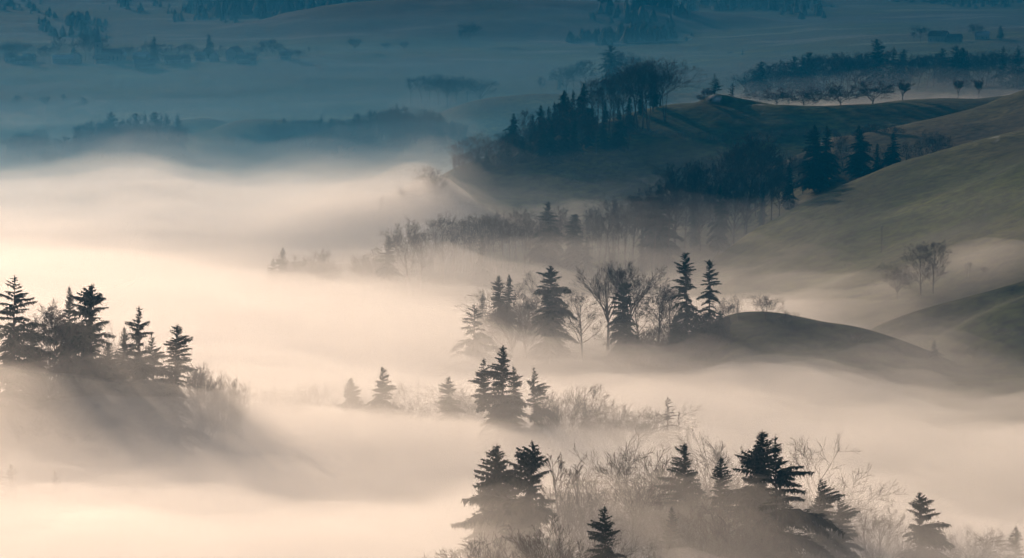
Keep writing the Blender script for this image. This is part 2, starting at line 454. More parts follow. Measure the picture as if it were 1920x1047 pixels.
def bare_mesh(seed, H=22.0, first=0.3, spread=0.35, limbs=9, lean=0.0, stems=1, levels=4, up=0.5, rmin=0.02,
              wig=0.16, kids=(7, 6, 4), mat=None, angle=0.75, leader=True, thick=0.016):
    """leafless broadleaf tree: stem, limbs, branches and twigs"""
    rnd = random.Random(seed)
    tr, cr = MB(), MB()
    def grow(p, d, L, r, lvl, mb, nseg):
        pts = [p.copy()]; rad = [r]; dd = d.copy()
        for i in range(nseg):
            wg = wig * (0.45 if lvl == 0 else 1)
            dd = (dd + Vector((rnd.uniform(-wg, wg), rnd.uniform(-wg, wg), rnd.uniform(-wg, wg) * .6)) + UPV * up * (0.10 if lvl else 0.05)).normalized()
            pts.append(pts[-1] + dd * (L / nseg)); rad.append(max(rmin, r * (1 - 0.8 * (i + 1) / nseg)))
        mb.tube(pts, rad, (7, 5, 4, 3, 3)[min(lvl, 4)])
        return pts, rad
    def along(pts, q):
        a = q * (len(pts) - 1); k = min(len(pts) - 2, int(a))
        return pts[k].lerp(pts[k + 1], a - k), (pts[k + 1] - pts[k]).normalized()
    def branch(p, d, L, r, lvl):
        pts, rad = grow(p, d, L, r, lvl, tr if lvl == 0 else cr, (8, 6, 4, 3, 2)[min(lvl, 4)])
        if lvl >= levels: return
        n = kids[min(lvl - 1, len(kids) - 1)]
        for i in range(n):
            q = 0.28 + 0.72 * (i + rnd.uniform(0, .9)) / n
            b, dr = along(pts, min(q, .99))
            ax = Vector((rnd.gauss(0, 1), rnd.gauss(0, 1), rnd.gauss(0, 1)))
            ax = (ax - dr * ax.dot(dr)).normalized()
            th = rnd.uniform(.45, 1.0) * angle
            nd = (dr * math.cos(th) + ax * math.sin(th)).normalized()
            if nd.z < -0.15: nd.z *= .3; nd.normalize()
            branch(b, nd, L * rnd.uniform(.38, .62) * (1.15 - 0.45 * q), max(rmin, r * .45 * (1 - .4 * q)), lvl + 1)
    for s in range(stems):
        a = rnd.uniform(0, 6.28) if stems == 1 else 6.28 * s / stems + rnd.uniform(-.4, .4)
        tilt = lean if stems == 1 else rnd.uniform(.05, .14)
        d0 = Vector((math.cos(a) * tilt, math.sin(a) * tilt, 1)).normalized()
        if stems == 1 and lean: d0 = Vector((lean, 0.05, 1)).normalized()
        h = H * (rnd.uniform(.82, .98) if s else 0.97)
        tl = h * (0.92 if leader else min(.95, first + 0.22))
        p = Vector((math.cos(a), math.sin(a), 0)) * (0.25 if stems > 1 else 0)
        r0 = H * thick * (0.7 if stems > 1 else 1)
        pts, rad = grow(p, d0, tl, r0, 0, tr, 9)
        nl = limbs if stems == 1 else max(4, limbs // 2 + 1)
        az = rnd.uniform(0, 6.28)
        for i in range(nl):
            lo = first / (0.92 if leader else min(.95, first + .22))
            q = lo + (0.985 - lo) * (i + rnd.uniform(0, .7)) / nl
            b, dr = along(pts, min(q, .99))
            az += 2.4 + rnd.uniform(-.5, .5)
            th = angle * rnd.uniform(.75, 1.25) * (1.0 - 0.45 * q)
            nd = (UPV * math.cos(th) + Vector((math.cos(az), math.sin(az), 0)) * math.sin(th)).normalized()
            rest = h - b.z
            L = min(rest / max(.35, nd.z) * 0.92, spread * H * rnd.uniform(.95, 1.35)) if leader else rest / max(.4, nd.z) * rnd.uniform(.62, .88)
            L = max(L, 0.12 * H) if leader else max(L, .2 * H)
            branch(b, nd, L, r0 * (1 - .75 * q * (1 if leader else .6)) * .55, 1)
    return tr.mesh("trunk", BARK_G), cr.mesh("crown", mat or TWIG)

PROTO = {}
def proto(key, fn, **kw):
    t, c = fn(**kw)
    hh = max(max(p.co.z for p in c.vertices), max(p.co.z for p in t.vertices))
    PROTO[key] = (t, c, hh)
# conifers
proto("sp_broad", spruce_mesh, seed=11, wide=0.185, ragged=.35, droop=.40)
proto("sp_mid", spruce_mesh, seed=12, wide=0.155, ragged=.38, droop=.42)
proto("sp_ragged", spruce_mesh, seed=13, wide=0.17, ragged=.55, droop=.50, spacing=.36, gap=.12)
proto("sp_cone", spruce_mesh, seed=14, wide=0.20, ragged=.18, droop=.30, spacing=.24)
proto("sp_narrow", spruce_mesh, seed=15, wide=0.085, ragged=.42, droop=.50, taper=.42, spacing=.34, cap=.95, gap=.12, hang=1.3)
proto("sp_narrow2", spruce_mesh, seed=16, wide=0.092, ragged=.50, droop=.55, taper=.38, spacing=.36, cap=.92, gap=.15, hang=1.3)
proto("sp_slim", spruce_mesh, seed=17, wide=0.11, ragged=.35, droop=.35)
proto("sp_oval", spruce_mesh, seed=18, wide=0.14, ragged=.32, droop=.45, taper=.5, cap=.85, spacing=.26)
proto("sp_fork", spruce_mesh, seed=19, wide=0.15, ragged=.5, droop=.35, leaders=((0, 0, 1.0), (-3.6, .6, .90)), gap=.08)
proto("sp_lean", spruce_mesh, seed=20, wide=0.17, ragged=.45, droop=.45, side=(0.0, .55))
proto("sp_open", spruce_mesh, seed=21, H=14, wide=0.30, ragged=.45, droop=.30, spacing=.5, taper=1.0, gap=.2)
proto("sp_dense", spruce_mesh, seed=22, wide=0.165, ragged=.40, droop=.38, spacing=.22)
proto("larch", spruce_mesh, seed=23, wide=0.12, ragged=.5, droop=.3, spacing=.5, gap=.3, fine=.5, hang=.4, mat=TWIG, crown_base=.3)
proto("sp_gappy", spruce_mesh, seed=51, wide=0.165, ragged=.62, droop=.55, spacing=.40, gap=.22, side=(2.0, .25))
proto("sp_old", spruce_mesh, seed=52, wide=0.17, ragged=.5, droop=.6, spacing=.30, gap=.10, taper=.6, cap=.9, side=(4.0, .3), hang=1.4)
proto("sp_far1", spruce_mesh, seed=24, wide=0.16, ragged=.35, spacing=.5, fine=.6)
proto("sp_far2", spruce_mesh, seed=25, wide=0.12, ragged=.40, spacing=.5, fine=.6)
proto("sp_far3", spruce_mesh, seed=26, wide=0.20, ragged=.35, spacing=.5, fine=.6, taper=.55, cap=.9)
# broadleaf trees without leaves
proto("b_round", bare_mesh, seed=31, H=20, first=.20, leader=False, limbs=14, angle=1.1, up=.3, kids=(8, 7, 5), thick=.023, rmin=.024)
proto("b_fan", bare_mesh, seed=32, H=20, first=.14, leader=False, limbs=15, angle=1.0, up=.45, kids=(8, 7, 5), thick=.023, rmin=.024)
proto("b_fan2", bare_mesh, seed=33, H=20, first=.20, leader=False, limbs=14, angle=.95, up=.5, kids=(8, 7, 5), thick=.023, rmin=.024)
proto("b_tall", bare_mesh, seed=34, H=26, first=.32, limbs=17, spread=.34, angle=1.0, up=.35)
proto("b_tall2", bare_mesh, seed=35, H=26, first=.26, limbs=17, spread=.30, angle=.95, wig=.2, up=.35)
proto("b_tall3", bare_mesh, seed=36, H=26, first=.40, limbs=15, spread=.34, angle=1.0, up=.35)
proto("b_multi", bare_mesh, seed=37, H=22, first=.4, limbs=10, stems=3, spread=.32, angle=.95, up=.35)
proto("b_vase", bare_mesh, seed=38, H=26, first=.36, leader=False, limbs=11, angle=.72, up=.6, wig=.14, thick=.02, rmin=.022)
proto("b_oval", bare_mesh, seed=48, H=22, first=.16, limbs=24, spread=.30, angle=.95, up=.45)
proto("b_dense", bare_mesh, seed=49, H=22, first=.12, limbs=26, spread=.28, angle=.95, up=.45, kids=(8, 7, 4), rmin=.028)
proto("b_slim", bare_mesh, seed=39, H=20, first=.3, limbs=12, spread=.15, angle=.7, kids=(5, 4, 3))
proto("b_bush", bare_mesh, seed=40, H=9, first=.10, leader=False, limbs=11, stems=2, angle=.8, rmin=.014)
proto("fruit1", bare_mesh, seed=41, H=10, first=.08, leader=False, limbs=10, angle=1.15, up=.25, rmin=.045, wig=.28, thick=.026)
proto("fruit2", bare_mesh, seed=42, H=10, first=.06, leader=False, limbs=11, angle=1.2, up=.2, rmin=.045, wig=.3, thick=.028)
proto("fruit3", bare_mesh, seed=43, H=10, first=.10, leader=False, limbs=10, angle=1.1, up=.3, rmin=.045, wig=.3, thick=.026)
proto("fruit4", bare_mesh, seed=44, H=10, first=.16, leader=False, limbs=8, angle=.6, up=.5, rmin=.04, wig=.2, thick=.02)
proto("far_bare1", bare_mesh, seed=45, H=22, first=.3, limbs=11, spread=.34, angle=1.0, up=.35, rmin=.045, kids=(7, 5, 4))
proto("far_bare2", bare_mesh, seed=46, H=22, first=.25, leader=False, limbs=12, angle=1.05, up=.3, rmin=.045, kids=(7, 5, 4))
proto("red_bush", bare_mesh, seed=47, H=6, first=.08, leader=False, limbs=12, stems=2, angle=.8, rmin=.025, mat=TWIG_R)

NAMES = {"sp": "spruce_tree", "la": "larch_tree", "b_": "bare_tree", "fr": "fruit_tree", "fa": "bare_tree", "re": "bare_shrub"}
trnd = random.Random(5)
def tree(kind, px, py, Y, label, group=None, w=1.0, rot=None, hmin=3, sink=0.25, name=None):
    """a tree whose tip shows at a photo pixel, standing on the ground Y metres ahead"""
    top = at(px, py, Y)
    zg = float(gz(top.x, top.y)) - sink
    h = max(hmin, top.z - zg)
    t, c, hh = PROTO[kind]
    s = h / hh
    nm = name or ("bare_shrub" if kind == "b_bush" else NAMES[kind[:2]])
    e = bpy.data.objects.new(nm, None); col.objects.link(e)
    e.location = (top.x, top.y, zg)
    base_h = {"sp_open": 14, "b_bush": 9}.get(kind, 28)
    sw = s * w
    e.scale = (sw, sw, s)
    e.rotation_euler = (trnd.uniform(-.022, .022), trnd.uniform(-.022, .022), trnd.uniform(0, 6.28) if rot is None else rot)
    e.empty_display_size = 1
    for part, me in (("trunk", t), ("crown", c)):
        o = bpy.data.objects.new(part, me); col.objects.link(o); o.parent = e
    tag(e, label, "shrub" if nm == "bare_shrub" else "tree", group)
    HLOG.append((kind, px, py, round(h, 1)))
    return e
HLOG = []

# ------------------------------------------------------------------ foreground slope
tree("sp_cone", 932, 829, 470, "broad cone-shaped spruce at the left end of the foreground trees")
tree("sp_old", 996, 823, 462, "dark spruce with drooping sides just right of the cone-shaped foreground spruce")
tree("b_slim", 1060, 848, 475, "slender leafless tree beside the second foreground spruce")
tree("b_slim", 1092, 862, 482, "thin leafless tree left of the big fan-shaped bare tree in the foreground")
tree("b_fan", 1138, 833, 476, "big fan-shaped leafless tree in the middle of the foreground", w=1.0)
tree("b_round", 1205, 872, 480, "low leafless tree right of the big fan-shaped one in the foreground")
tree("b_fan2", 1236, 856, 490, "leafless tree left of the round-topped foreground spruce")
tree("sp_broad", 1285, 828, 478, "round-topped dark spruce with bare branches behind it in the foreground")
tree("b_round", 1312, 828, 492, "leafless tree whose twigs show behind the round-topped foreground spruce")
tree("sp_slim", 1349, 852, 470, "small slim spruce left of the blackest foreground pair", w=1.1)
tree("sp_dense", 1424, 806, 465, "tallest black spruce of the foreground pair on the right", w=1.15)
tree("sp_gappy", 1460, 816, 456, "black spruce leaning on the tallest one, right of the foreground pair", w=1.05)
tree("b_round", 1502, 838, 512, "faint leafless tree behind the right side of the black foreground pair")
tree("sp_lean", 1532, 894, 470, "spruce with long branches reaching down to the right below the black pair", rot=0.0)
tree("sp_lean", 1574, 932, 474, "lower spruce joined to the right of the sideways reaching one", rot=0.0)
tree("b_tall2", 1655, 945, 482, "leafless trees' tallest stem between the reaching spruce and the lone right spruce")
tree("b_slim", 1630, 962, 486, "thin leafless tree beside the reaching foreground spruce")
tree("sp_old", 1722, 921, 480, "lone pointed spruce standing in fog at the lower right")
tree("b_round", 1790, 975, 490, "low leafless tree right of the lone lower right spruce")
tree("b_round", 1842, 990, 496, "low leafless tree near the bottom right corner")
tree("sp_slim", 1908, 986, 492, "small spruce at the bottom right corner", w=1.3)
tree("sp_mid", 1140, 947, 420, "nearest spruce, at the bottom edge under the fan-shaped bare tree")
tree("b_vase", 1046, 974, 428, "leafless tree with spreading twigs left of the nearest spruce", w=1.2)
tree("b_fan2", 988, 1000, 430, "leafless treetop at the bottom edge below the foreground spruces", w=1.1)
tree("b_fan", 935, 1020, 436, "lowest leafless treetop at the bottom edge under the cone-shaped spruce")
tree("sp_slim", 1256, 948, 452, "faint small spruce in fog below the round-topped foreground spruce")
tree("b_fan", 1322, 930, 456, "leafless tree in fog below the small slim spruce")
tree("b_fan2", 1390, 945, 455, "leafless tree in fog under the tallest black spruce")
tree("b_round", 1200, 985, 440, "leafless tree in fog right of the nearest spruce")
tree("b_bush", 1362, 818, 600, "faint rounded bare treetop in fog behind the foreground trees")
tree("sp_mid", 22, 868, 572, "very faint spruce tip in fog at the lower left edge")
tree("sp_mid", 105, 880, 575, "very faint spruce tip in fog right of the one at the lower left edge")

# ------------------------------------------------------------------ left group
tree("sp_ragged", 18, 514, 640, "tall ragged dark spruce at the left edge", w=1.15)
tree("b_dense", 97, 556, 646, "round bushy leafless tree between two dark spruces on the left", w=.8)
tree("sp_slim", 127, 534, 664, "thin spire-like spruce just left of the widest left spruce", w=.75)
tree("sp_old", 168, 530, 648, "widest dark spruce with open branches in the left group", w=1.1)
tree("b_round", 214, 604, 662, "small leafless tree peeping out right of the widest left spruce", w=.7)
tree("sp_slim", 228, 611, 656, "small spruce tip between the two larger spruces on the left")
tree("sp_ragged", 254, 571, 645, "dark spruce with ragged right side, second from right in the left group", w=1.0, rot=2.2)
tree("sp_gappy", 288, 622, 652, "lower spruce joined to the right of the ragged left one", w=.9, rot=4.0)
tree("sp_narrow", 323, 607, 640, "drooping narrow spruce at the right end of the dark left group", w=1.25)
tree("b_dense", 383, 676, 650, "leafless tree just right of the drooping narrow spruce on the left", w=.75)
tree("b_fan2", 418, 688, 652, "leafless tree with upright twigs at the foot of the left group", w=.7)
tree("sp_slim", 441, 712, 672, "small faint spruce at the right foot of the left group", w=.8)
tree("sp_mid", 62, 600, 648, "dark spruce in fog between the left edge spruce and the bushy bare tree")
tree("sp_mid", 205, 640, 640, "low spruce in fog in front of the widest left spruce")
tree("b_round", 130, 640, 636, "leafless tree in fog in front of the thin spire on the left")

# ------------------------------------------------------------------ middle group
tree("b_fan", 550, 702, 720, "wide faint leafless tree alone in fog right of the left group", w=1.2)
tree("b_round", 595, 735, 716, "low faint leafless tree in fog between the wide bare tree and a spruce")
tree("sp_cone", 660, 707, 700, "faint cone-shaped spruce alone in fog left of the middle group")
tree("sp_broad", 719, 686, 690, "pale spruce with blunt top in fog left of the middle group", w=.95)
tree("b_round", 752, 722, 696, "low pale leafless tree touching the blunt-topped spruce")
tree("sp_mid", 840, 705, 690, "grey spruce at the left of the forked black spruce", w=1.2)
tree("b_fan", 876, 706, 700, "pale leafless tree behind the left branches of the forked black spruce")
tree("sp_fork", 942, 645, 660, "tall black spruce with crooked forked top in the middle", rot=0.0, w=1.05)
tree("sp_mid", 967, 684, 672, "slender spruce squeezed against the right of the forked black spruce", w=.8)
tree("sp_gappy", 1003, 687, 664, "pointed spruce with clear tiers, right of the forked black spruce", w=.85)
tree("b_fan2", 1062, 717, 672, "round leafless tree right of the tiered middle spruce", w=.95)
tree("sp_slim", 1096, 752, 676, "small grey spruce beside the round leafless tree in the middle group")
tree("b_fan", 1120, 755, 690, "low leafless tree left of the widest bare crown in the middle group", w=.8)
tree("b_fan", 1184, 740, 680, "wide spreading leafless tree at the right of the middle group", w=1.25)
tree("larch", 1252, 744, 686, "thin larch without needles at the right end of the middle group", w=1.1)
tree("larch", 1276, 770, 690, "shorter bare larch beside the thin larch of the middle group")
tree("sp_slim", 1291, 797, 688, "tiny spruce at the foot of the two bare larches")

# ------------------------------------------------------------------ island group by the knoll
tree("sp_open", 888, 567, 880, "small lone spruce with wide low branches left of the island group", w=1.0)
tree("sp_slim", 905, 550, 940, "faint low spruce at the left end of the island group")
tree("sp_mid", 937, 515, 932, "faint spruce left of the large round bare tree in the island group")
tree("sp_slim", 954, 512, 944, "faintest spruce behind the large round bare tree")
tree("b_round", 985, 512, 905, "large round leafless tree at the left of the island group", w=1.0)
tree("b_fan", 958, 548, 900, "lower leafless tree under the faint spruces of the island group")
tree("sp_old", 1034, 496, 926, "pale ragged spruce behind the darker pointed one in the island group", w=1.0)
tree("sp_ragged", 1031, 538, 888, "dark pointed spruce in front of the pale ragged one", w=.95, rot=1.0)
tree("b_tall2", 1092, 537, 890, "leafless tree with crooked stem right of the dark pointed spruce", w=1.15)
tree("b_vase", 1140, 492, 902, "tall vase-shaped leafless tree left of the oval dark spruce", w=1.1)
tree("b_vase", 1181, 488, 916, "tall leafless tree rising behind the oval dark spruce", w=1.2)
tree("sp_oval", 1167, 528, 880, "oval dark spruce in the middle of the island group", w=1.0)
tree("b_tall2", 1202, 538, 892, "thin leafless tree just right of the oval dark spruce")
tree("b_multi", 1234, 520, 890, "several-stemmed leafless tree left of the two tall narrow spruces", w=1.1)
tree("b_tall", 1258, 528, 896, "leafless tree touching the left side of the tallest narrow spruce", w=.8)
tree("sp_narrow", 1287, 472, 885, "tallest narrow spruce, left of the pair by the knoll", w=1.05)
tree("sp_narrow2", 1330, 486, 888, "right one of the two tall narrow spruces by the knoll", w=1.1)
tree("sp_cone", 1266, 590, 880, "low dark spruce at the left foot of the two tall narrow spruces")
tree("sp_cone", 1308, 585, 878, "low dark spruce between the feet of the two tall narrow spruces")
tree("sp_cone", 1350, 582, 882, "low dark spruce at the right foot of the two tall narrow spruces")
tree("b_round", 1366, 553, 894, "small leafless tree right of the two tall narrow spruces", w=.9)
tree("b_slim", 1384, 560, 896, "thin leafless tree on the left end of the knoll")
tree("b_bush", 1436, 550, 893, "round leafless bush standing on the crest of the knoll", w=1.15)
tree("b_bush", 1470, 583, 888, "low twiggy bush right of the round one on the knoll", w=1.6)
tree("sp_open", 1752, 636, 876, "little spruce on the right tail of the knoll", w=.8)
tree("b_bush", 1797, 650, 880, "leafless bush right of the little spruce on the knoll's tail")
tree("b_bush", 1826, 648, 884, "rounder leafless bush near the right end of the knoll's tail", w=1.2)
tree("b_bush", 1880, 662, 890, "brownish leafless bush by the right edge below the low hill", w=1.3)
tree("b_bush", 1912, 668, 886, "leafless bush cut by the right edge below the low hill", w=1.3)
tree("b_bush", 1610, 622, 878, "faint dark bush on the front slope of the knoll")
for i, px in enumerate((1180, 1215, 1250, 1290, 1330, 1365)):
    tree("b_bush", px, 622 + (i % 3) * 7, 876 + (i % 2) * 6, ("leftmost", "second from the left", "third from the left", "third from the right", "second from the right", "rightmost")[i] + " of the dark undergrowth bushes beneath the island group", "undergrowth bushes beneath the island group", w=1.5)
tree("b_oval", 1727, 452, 988, "left one of the two big leafless trees below the grass hill", w=1.0)
tree("b_oval", 1751, 447, 985, "right one of the two big leafless trees below the grass hill", w=.95)
tree("b_round", 1683, 488, 990, "low leafless tree left of the two big ones below the grass hill")
tree("b_tall3", 1815, 490, 992, "faint leafless tree right of the two big ones below the grass hill")
tree("b_round", 1845, 512, 990, "low faint leafless tree at the right above the low hill")

# ------------------------------------------------------------------ woods further back
ORD = ["first", "second", "third", "fourth", "fifth", "sixth", "seventh", "eighth", "ninth", "tenth", "eleventh", "twelfth", "thirteenth", "fourteenth", "fifteenth", "sixteenth", "seventeenth", "eighteenth", "nineteenth", "twentieth"]
ORD += ["twenty-" + o for o in ORD[:9]] + ["thirtieth"] + ["thirty-" + o for o in ORD[:9]] + ["fortieth"] + ["forty-" + o for o in ORD[:9]] + ["fiftieth"] + ["fifty-" + o for o in ORD[:9]]
def wood(rows, label, group, Y, jit=25, also=(), bare=("b_tall", "b_tall2", "b_tall3", "b_multi"), con=("sp_mid", "sp_slim", "sp_broad"), seed=1, w=1.0):
    r = random.Random(seed)
    order = {k: sorted([q[1] for q in rows if q[0] == k] + [q[1] for q in also if q[0] == k]) for k in "bc"}
    for k, px, py in rows:
        kinds = bare if k == "b" else con
        i = order[k].index(px); n = len(order[k])
        nth = (ORD[i] + " {} from the left " if i else "leftmost {} ") if i <= n // 2 else (ORD[n - 1 - i] + " {} from the right " if i < n - 1 else "rightmost {} ")
        tree(r.choice(kinds), px, py, Y + r.uniform(-jit, jit), nth.format("leafless tree" if k == "b" else "spruce") + label, group[0] if k == "b" else group[1], w=w * r.uniform(.9, 1.15))

# small clump in the bright fog
tree("sp_mid", 530, 463, 1200, "pale spruce in the small clump alone in bright fog")
tree("sp_mid", 512, 483, 1200, "lower pale spruce at the left of the small clump in bright fog")
tree("b_round", 563, 463, 1205, "pale round leafless tree in the middle of the small clump", w=1.1)
tree("b_fan", 590, 470, 1200, "pale leafless tree at the right of the small clump")
tree("b_fan", 611, 482, 1202, "lowest leafless tree at the right end of the small clump")
# long wood on the low ridge
tree("sp_mid", 727, 440, 1190, "grey spruce at the left end of the long pale wood", w=1.1)
tree("b_fan", 690, 462, 1195, "pale leafless tree left of the grey spruce at the end of the long wood")
tree("b_multi", 769, 405, 1188, "spreading pale leafless tree right of the grey spruce in the long wood", w=1.15)
tree("b_tall2", 788, 420, 1192, "pale leafless tree beside the spreading one in the long wood")
tree("sp_broad", 1027, 376, 1245, "dark pointed spruce rising from the middle of the long wood", w=1.0)
tree("sp_oval", 1079, 401, 1240, "dark blunt spruce right of the pointed one in the long wood", w=1.2)
tree("b_tall3", 1132, 363, 1250, "tall leafless tree with a clear stem at the right of the long wood")
tree("b_tall", 1186, 354, 1255, "tall leafless tree just left of the large pale spruce in the long wood")
tree("sp_broad", 1236, 344, 1255, "large pale spruce at the right end of the long wood", w=1.05)
lw = [("b", 705, 455), ("b", 745, 425), ("b", 815, 402), ("b", 833, 393), ("b", 850, 404), ("b", 866, 399), ("b", 884, 396), ("b", 899, 393), ("b", 915, 398), ("b", 930, 394), ("b", 944, 387), ("b", 957, 390),
      ("b", 968, 381), ("b", 981, 392), ("b", 994, 388), ("b", 1008, 395), ("b", 1042, 400), ("b", 1054, 378), ("b", 1066, 402), ("b", 1098, 398), ("b", 1110, 385), ("b", 1122, 392), ("b", 1148, 388), ("b", 1160, 376), ("b", 1172, 380), ("b", 1203, 362), ("b", 1216, 338), ("b", 1225, 350), ("b", 1252, 326),
      ("c", 905, 440), ("c", 1010, 450), ("c", 1100, 445), ("c", 1150, 440), ("c", 1205, 430)]
wood(lw, "in the long pale wood across the middle", ("leafless trees of the long pale wood", "low spruces of the long pale wood"), 1245, seed=3, w=.72, also=[("b", 690), ("b", 769), ("b", 788), ("b", 1132), ("b", 1186), ("c", 727), ("c", 1027), ("c", 1079), ("c", 1236)])
# dim wood against the grass hill
tree("b_tall", 1266, 294, 1285, "leafless tree at the left end of the dim wood by the grass hill")
tree("b_dense", 1399, 242, 1300, "largest round-crowned leafless tree of the dim wood by the grass hill", w=1.1)
tree("sp_dense", 1528, 232, 1310, "tall dark spruce, left of the close pair by the grass hill", w=1.1)
tree("sp_mid", 1553, 234, 1315, "tall dark spruce, right of the close pair by the grass hill", w=.9)
tree("sp_dense", 1614, 234, 1312, "dark round-topped spruce right of the close pair by the grass hill", w=1.1)
tree("sp_mid", 1674, 247, 1318, "shorter dark spruce at the right end of the spruces by the grass hill", w=1.2)
tree("sp_slim", 1645, 268, 1316, "small spruce between two larger ones by the grass hill", w=1.2)
tree("sp_slim", 1480, 308, 1300, "narrow spruce left of the close pair by the grass hill", w=1.2)
tree("b_round", 1752, 240, 1330, "dark round leafless tree above the crest of the grass hill")
tree("b_tall2", 1490, 280, 1305, "leafless tree between the narrow spruce and the close pair")
tree("b_tall2", 1582, 246, 1325, "leafless tree between the tall dark spruces by the grass hill")
dw = [("b", 1252, 318), ("b", 1284, 297), ("b", 1298, 302), ("b", 1314, 293), ("b", 1331, 298), ("b", 1346, 285), ("b", 1362, 268), ("b", 1376, 256), ("b", 1418, 250), ("b", 1434, 258), ("b", 1448, 270), ("b", 1462, 285), ("b", 1506, 290), ("b", 1700, 262), ("b", 1722, 258), ("b", 1780, 258),
      ("c", 1300, 350), ("c", 1350, 345), ("c", 1430, 340)]
wood(dw, "in the dim wood left of the grass hill", ("leafless trees of the dim wood", "low spruces of the dim wood"), 1298, seed=4, w=.62, bare=("b_dense", "b_tall2", "b_tall"), also=[("b", 1266), ("b", 1399), ("b", 1752), ("b", 1490), ("b", 1582), ("c", 1528), ("c", 1553), ("c", 1614), ("c", 1674), ("c", 1645), ("c", 1480)])
# faint trees in the fog plume
fw = [("b", 808, 306), ("b", 795, 322), ("b", 775, 340), ("b", 760, 348), ("c", 716, 368), ("b", 735, 362), ("c", 853, 368), ("b", 830, 330), ("b", 820, 312)]
wood(fw, "among the ghostly trees in the bright plume of fog", ("ghostly leafless trees in the plume", "ghostly spruces in the plume"), 1405, seed=5, jit=15)

# ------------------------------------------------------------------ wood on the ridge end
tree("sp_broad", 963, 212, 1490, "pointed spruce standing clear at the lower left of the ridge wood", w=1.1)
tree("sp_broad", 1014, 196, 1500, "dark spruce second from the left in the ridge wood", w=1.1)
tree("sp_dense", 1057, 168, 1510, "dense dark spruce where the ridge wood starts to climb", w=1.1)
tree("sp_dense", 1093, 155, 1515, "dark spruce before the first bare crowns of the ridge wood", w=1.0)
tree("b_round", 1238, 103, 1545, "wide leafless tree at the right end of the ridge wood", w=1.15)
tree("sp_oval", 1226, 132, 1542, "ivy-dark conifer inside the right end of the ridge wood", w=.9)
rw = [("b", 850, 264), ("b", 868, 258), ("b", 885, 250), ("b", 900, 244), ("b", 918, 250), ("b", 932, 246), ("c", 942, 250), ("b", 950, 240), ("b", 978, 222), ("b", 989, 201), ("c", 1000, 212), ("c", 1028, 198), ("c", 1040, 190), ("c", 1074, 168), ("c", 1066, 180),
      ("b", 1110, 142), ("b", 1120, 146), ("b", 1131, 137), ("b", 1142, 138), ("b", 1151, 129), ("b", 1160, 130), ("b", 1168, 119), ("b", 1178, 116), ("b", 1188, 109), ("b", 1197, 110), ("b", 1206, 103), ("b", 1216, 106), ("b", 1225, 102), ("b", 1247, 112),
      ("c", 1085, 200), ("c", 1110, 195), ("c", 1135, 185), ("c", 1160, 185), ("c", 1180, 178), ("c", 1202, 170), ("c", 1050, 215), ("c", 1020, 230), ("c", 985, 250), ("c", 920, 275)]
wood(rw, "in the wood climbing the far ridge", ("leafless trees of the ridge wood", "lesser spruces of the ridge wood"), 1515, seed=6, jit=22, w=.78, also=[("c", 963), ("c", 1014), ("c", 1057), ("c", 1093), ("c", 1226), ("b", 1238)])
lr = [("c", 872, 296), ("b", 884, 288), ("c", 896, 286), ("c", 912, 280), ("b", 925, 272), ("c", 938, 274), ("c", 952, 264), ("b", 966, 262), ("c", 980, 256), ("c", 994, 252), ("b", 1006, 242), ("c", 1020, 240), ("c", 1034, 234), ("b", 1046, 226), ("c", 1060, 226), ("c", 1076, 222), ("b", 1090, 212), ("c", 1104, 216), ("b", 1118, 208), ("c", 1132, 212), ("b", 1146, 204), ("c", 1162, 208), ("b", 1178, 200)]
wood(lr, "in the lower row of the far ridge wood", ("leafless trees of the lower ridge row", "spruces of the lower ridge row"), 1462, seed=16, jit=14)
ft = [("fruit1", 1457, 165, "leftmost spreading fruit tree on the far ridge"), ("fruit2", 1508, 164, "second fruit tree from the left on the far ridge, with a bush at its foot"), ("fruit1", 1577, 155, "broadest fruit tree, third from the left on the far ridge"),
      ("fruit3", 1637, 149, "tall round fruit tree, fourth from the left on the far ridge"), ("fruit4", 1693, 153, "fifth fruit tree from the left on the far ridge, smaller and paler"), ("fruit4", 1797, 148, "left one of the two slim young trees on the ridge at right"), ("fruit4", 1836, 148, "right one of the two slim young trees on the ridge at right")]
for k, px, py, lb in ft:
    tree(k, px, py - 5, 1552, lb, "orchard trees along the ridge", w=1.3 if k != "fruit4" else (1.5 if px < 1750 else .8))
tree("b_bush", 1524, 181, 1548, "small bush at the foot of the second fruit tree", w=1.3)
tree("red_bush", 1326, 163, 1552, "reddish leafless shrub on the little mound of the ridge", w=1.1)
tree("red_bush", 1316, 176, 1550, "lower reddish shrub at the left of the little mound")
tree("sp_far1", 1337, 137, 1700, "faint spruce behind the little mound on the ridge")
tree("sp_far2", 1371, 155, 1720, "smaller faint spruce right of the one behind the mound")

# ------------------------------------------------------------------ far woods
FB = ("far_bare1", "far_bare2"); FC = ("sp_far1", "sp_far2", "sp_far3")
tree("sp_far3", 208, 209, 2190, "broad dark spruce in the hazy wood at the far left")
tree("sp_far1", 331, 211, 2180, "spruce at the right end of the hazy far left wood")
fl = [("b", 20, 252), ("b", 40, 246), ("b", 55, 240), ("b", 68, 246), ("c", 86, 252), ("b", 105, 256), ("b", 122, 252), ("c", 146, 230), ("b", 158, 226), ("c", 172, 222), ("b", 186, 226), ("b", 196, 220), ("b", 222, 222), ("b", 236, 218), ("c", 254, 212), ("b", 263, 222), ("c", 273, 209), ("c", 288, 210), ("c", 302, 211), ("c", 311, 211), ("b", 320, 222), ("b", 342, 236)]
wood(fl, "in the hazy wood at the far left", ("leafless trees of the far left wood", "spruces of the far left wood"), 2190, bare=FB, con=FC, seed=7, jit=30, also=[("c", 208), ("c", 331)])
tree("sp_far1", 602, 214, 2180, "pointed spruce in the hazy wood left of the far centre")
tree("sp_far1", 745, 193, 2190, "highest spruce tip of the hazy far centre wood")
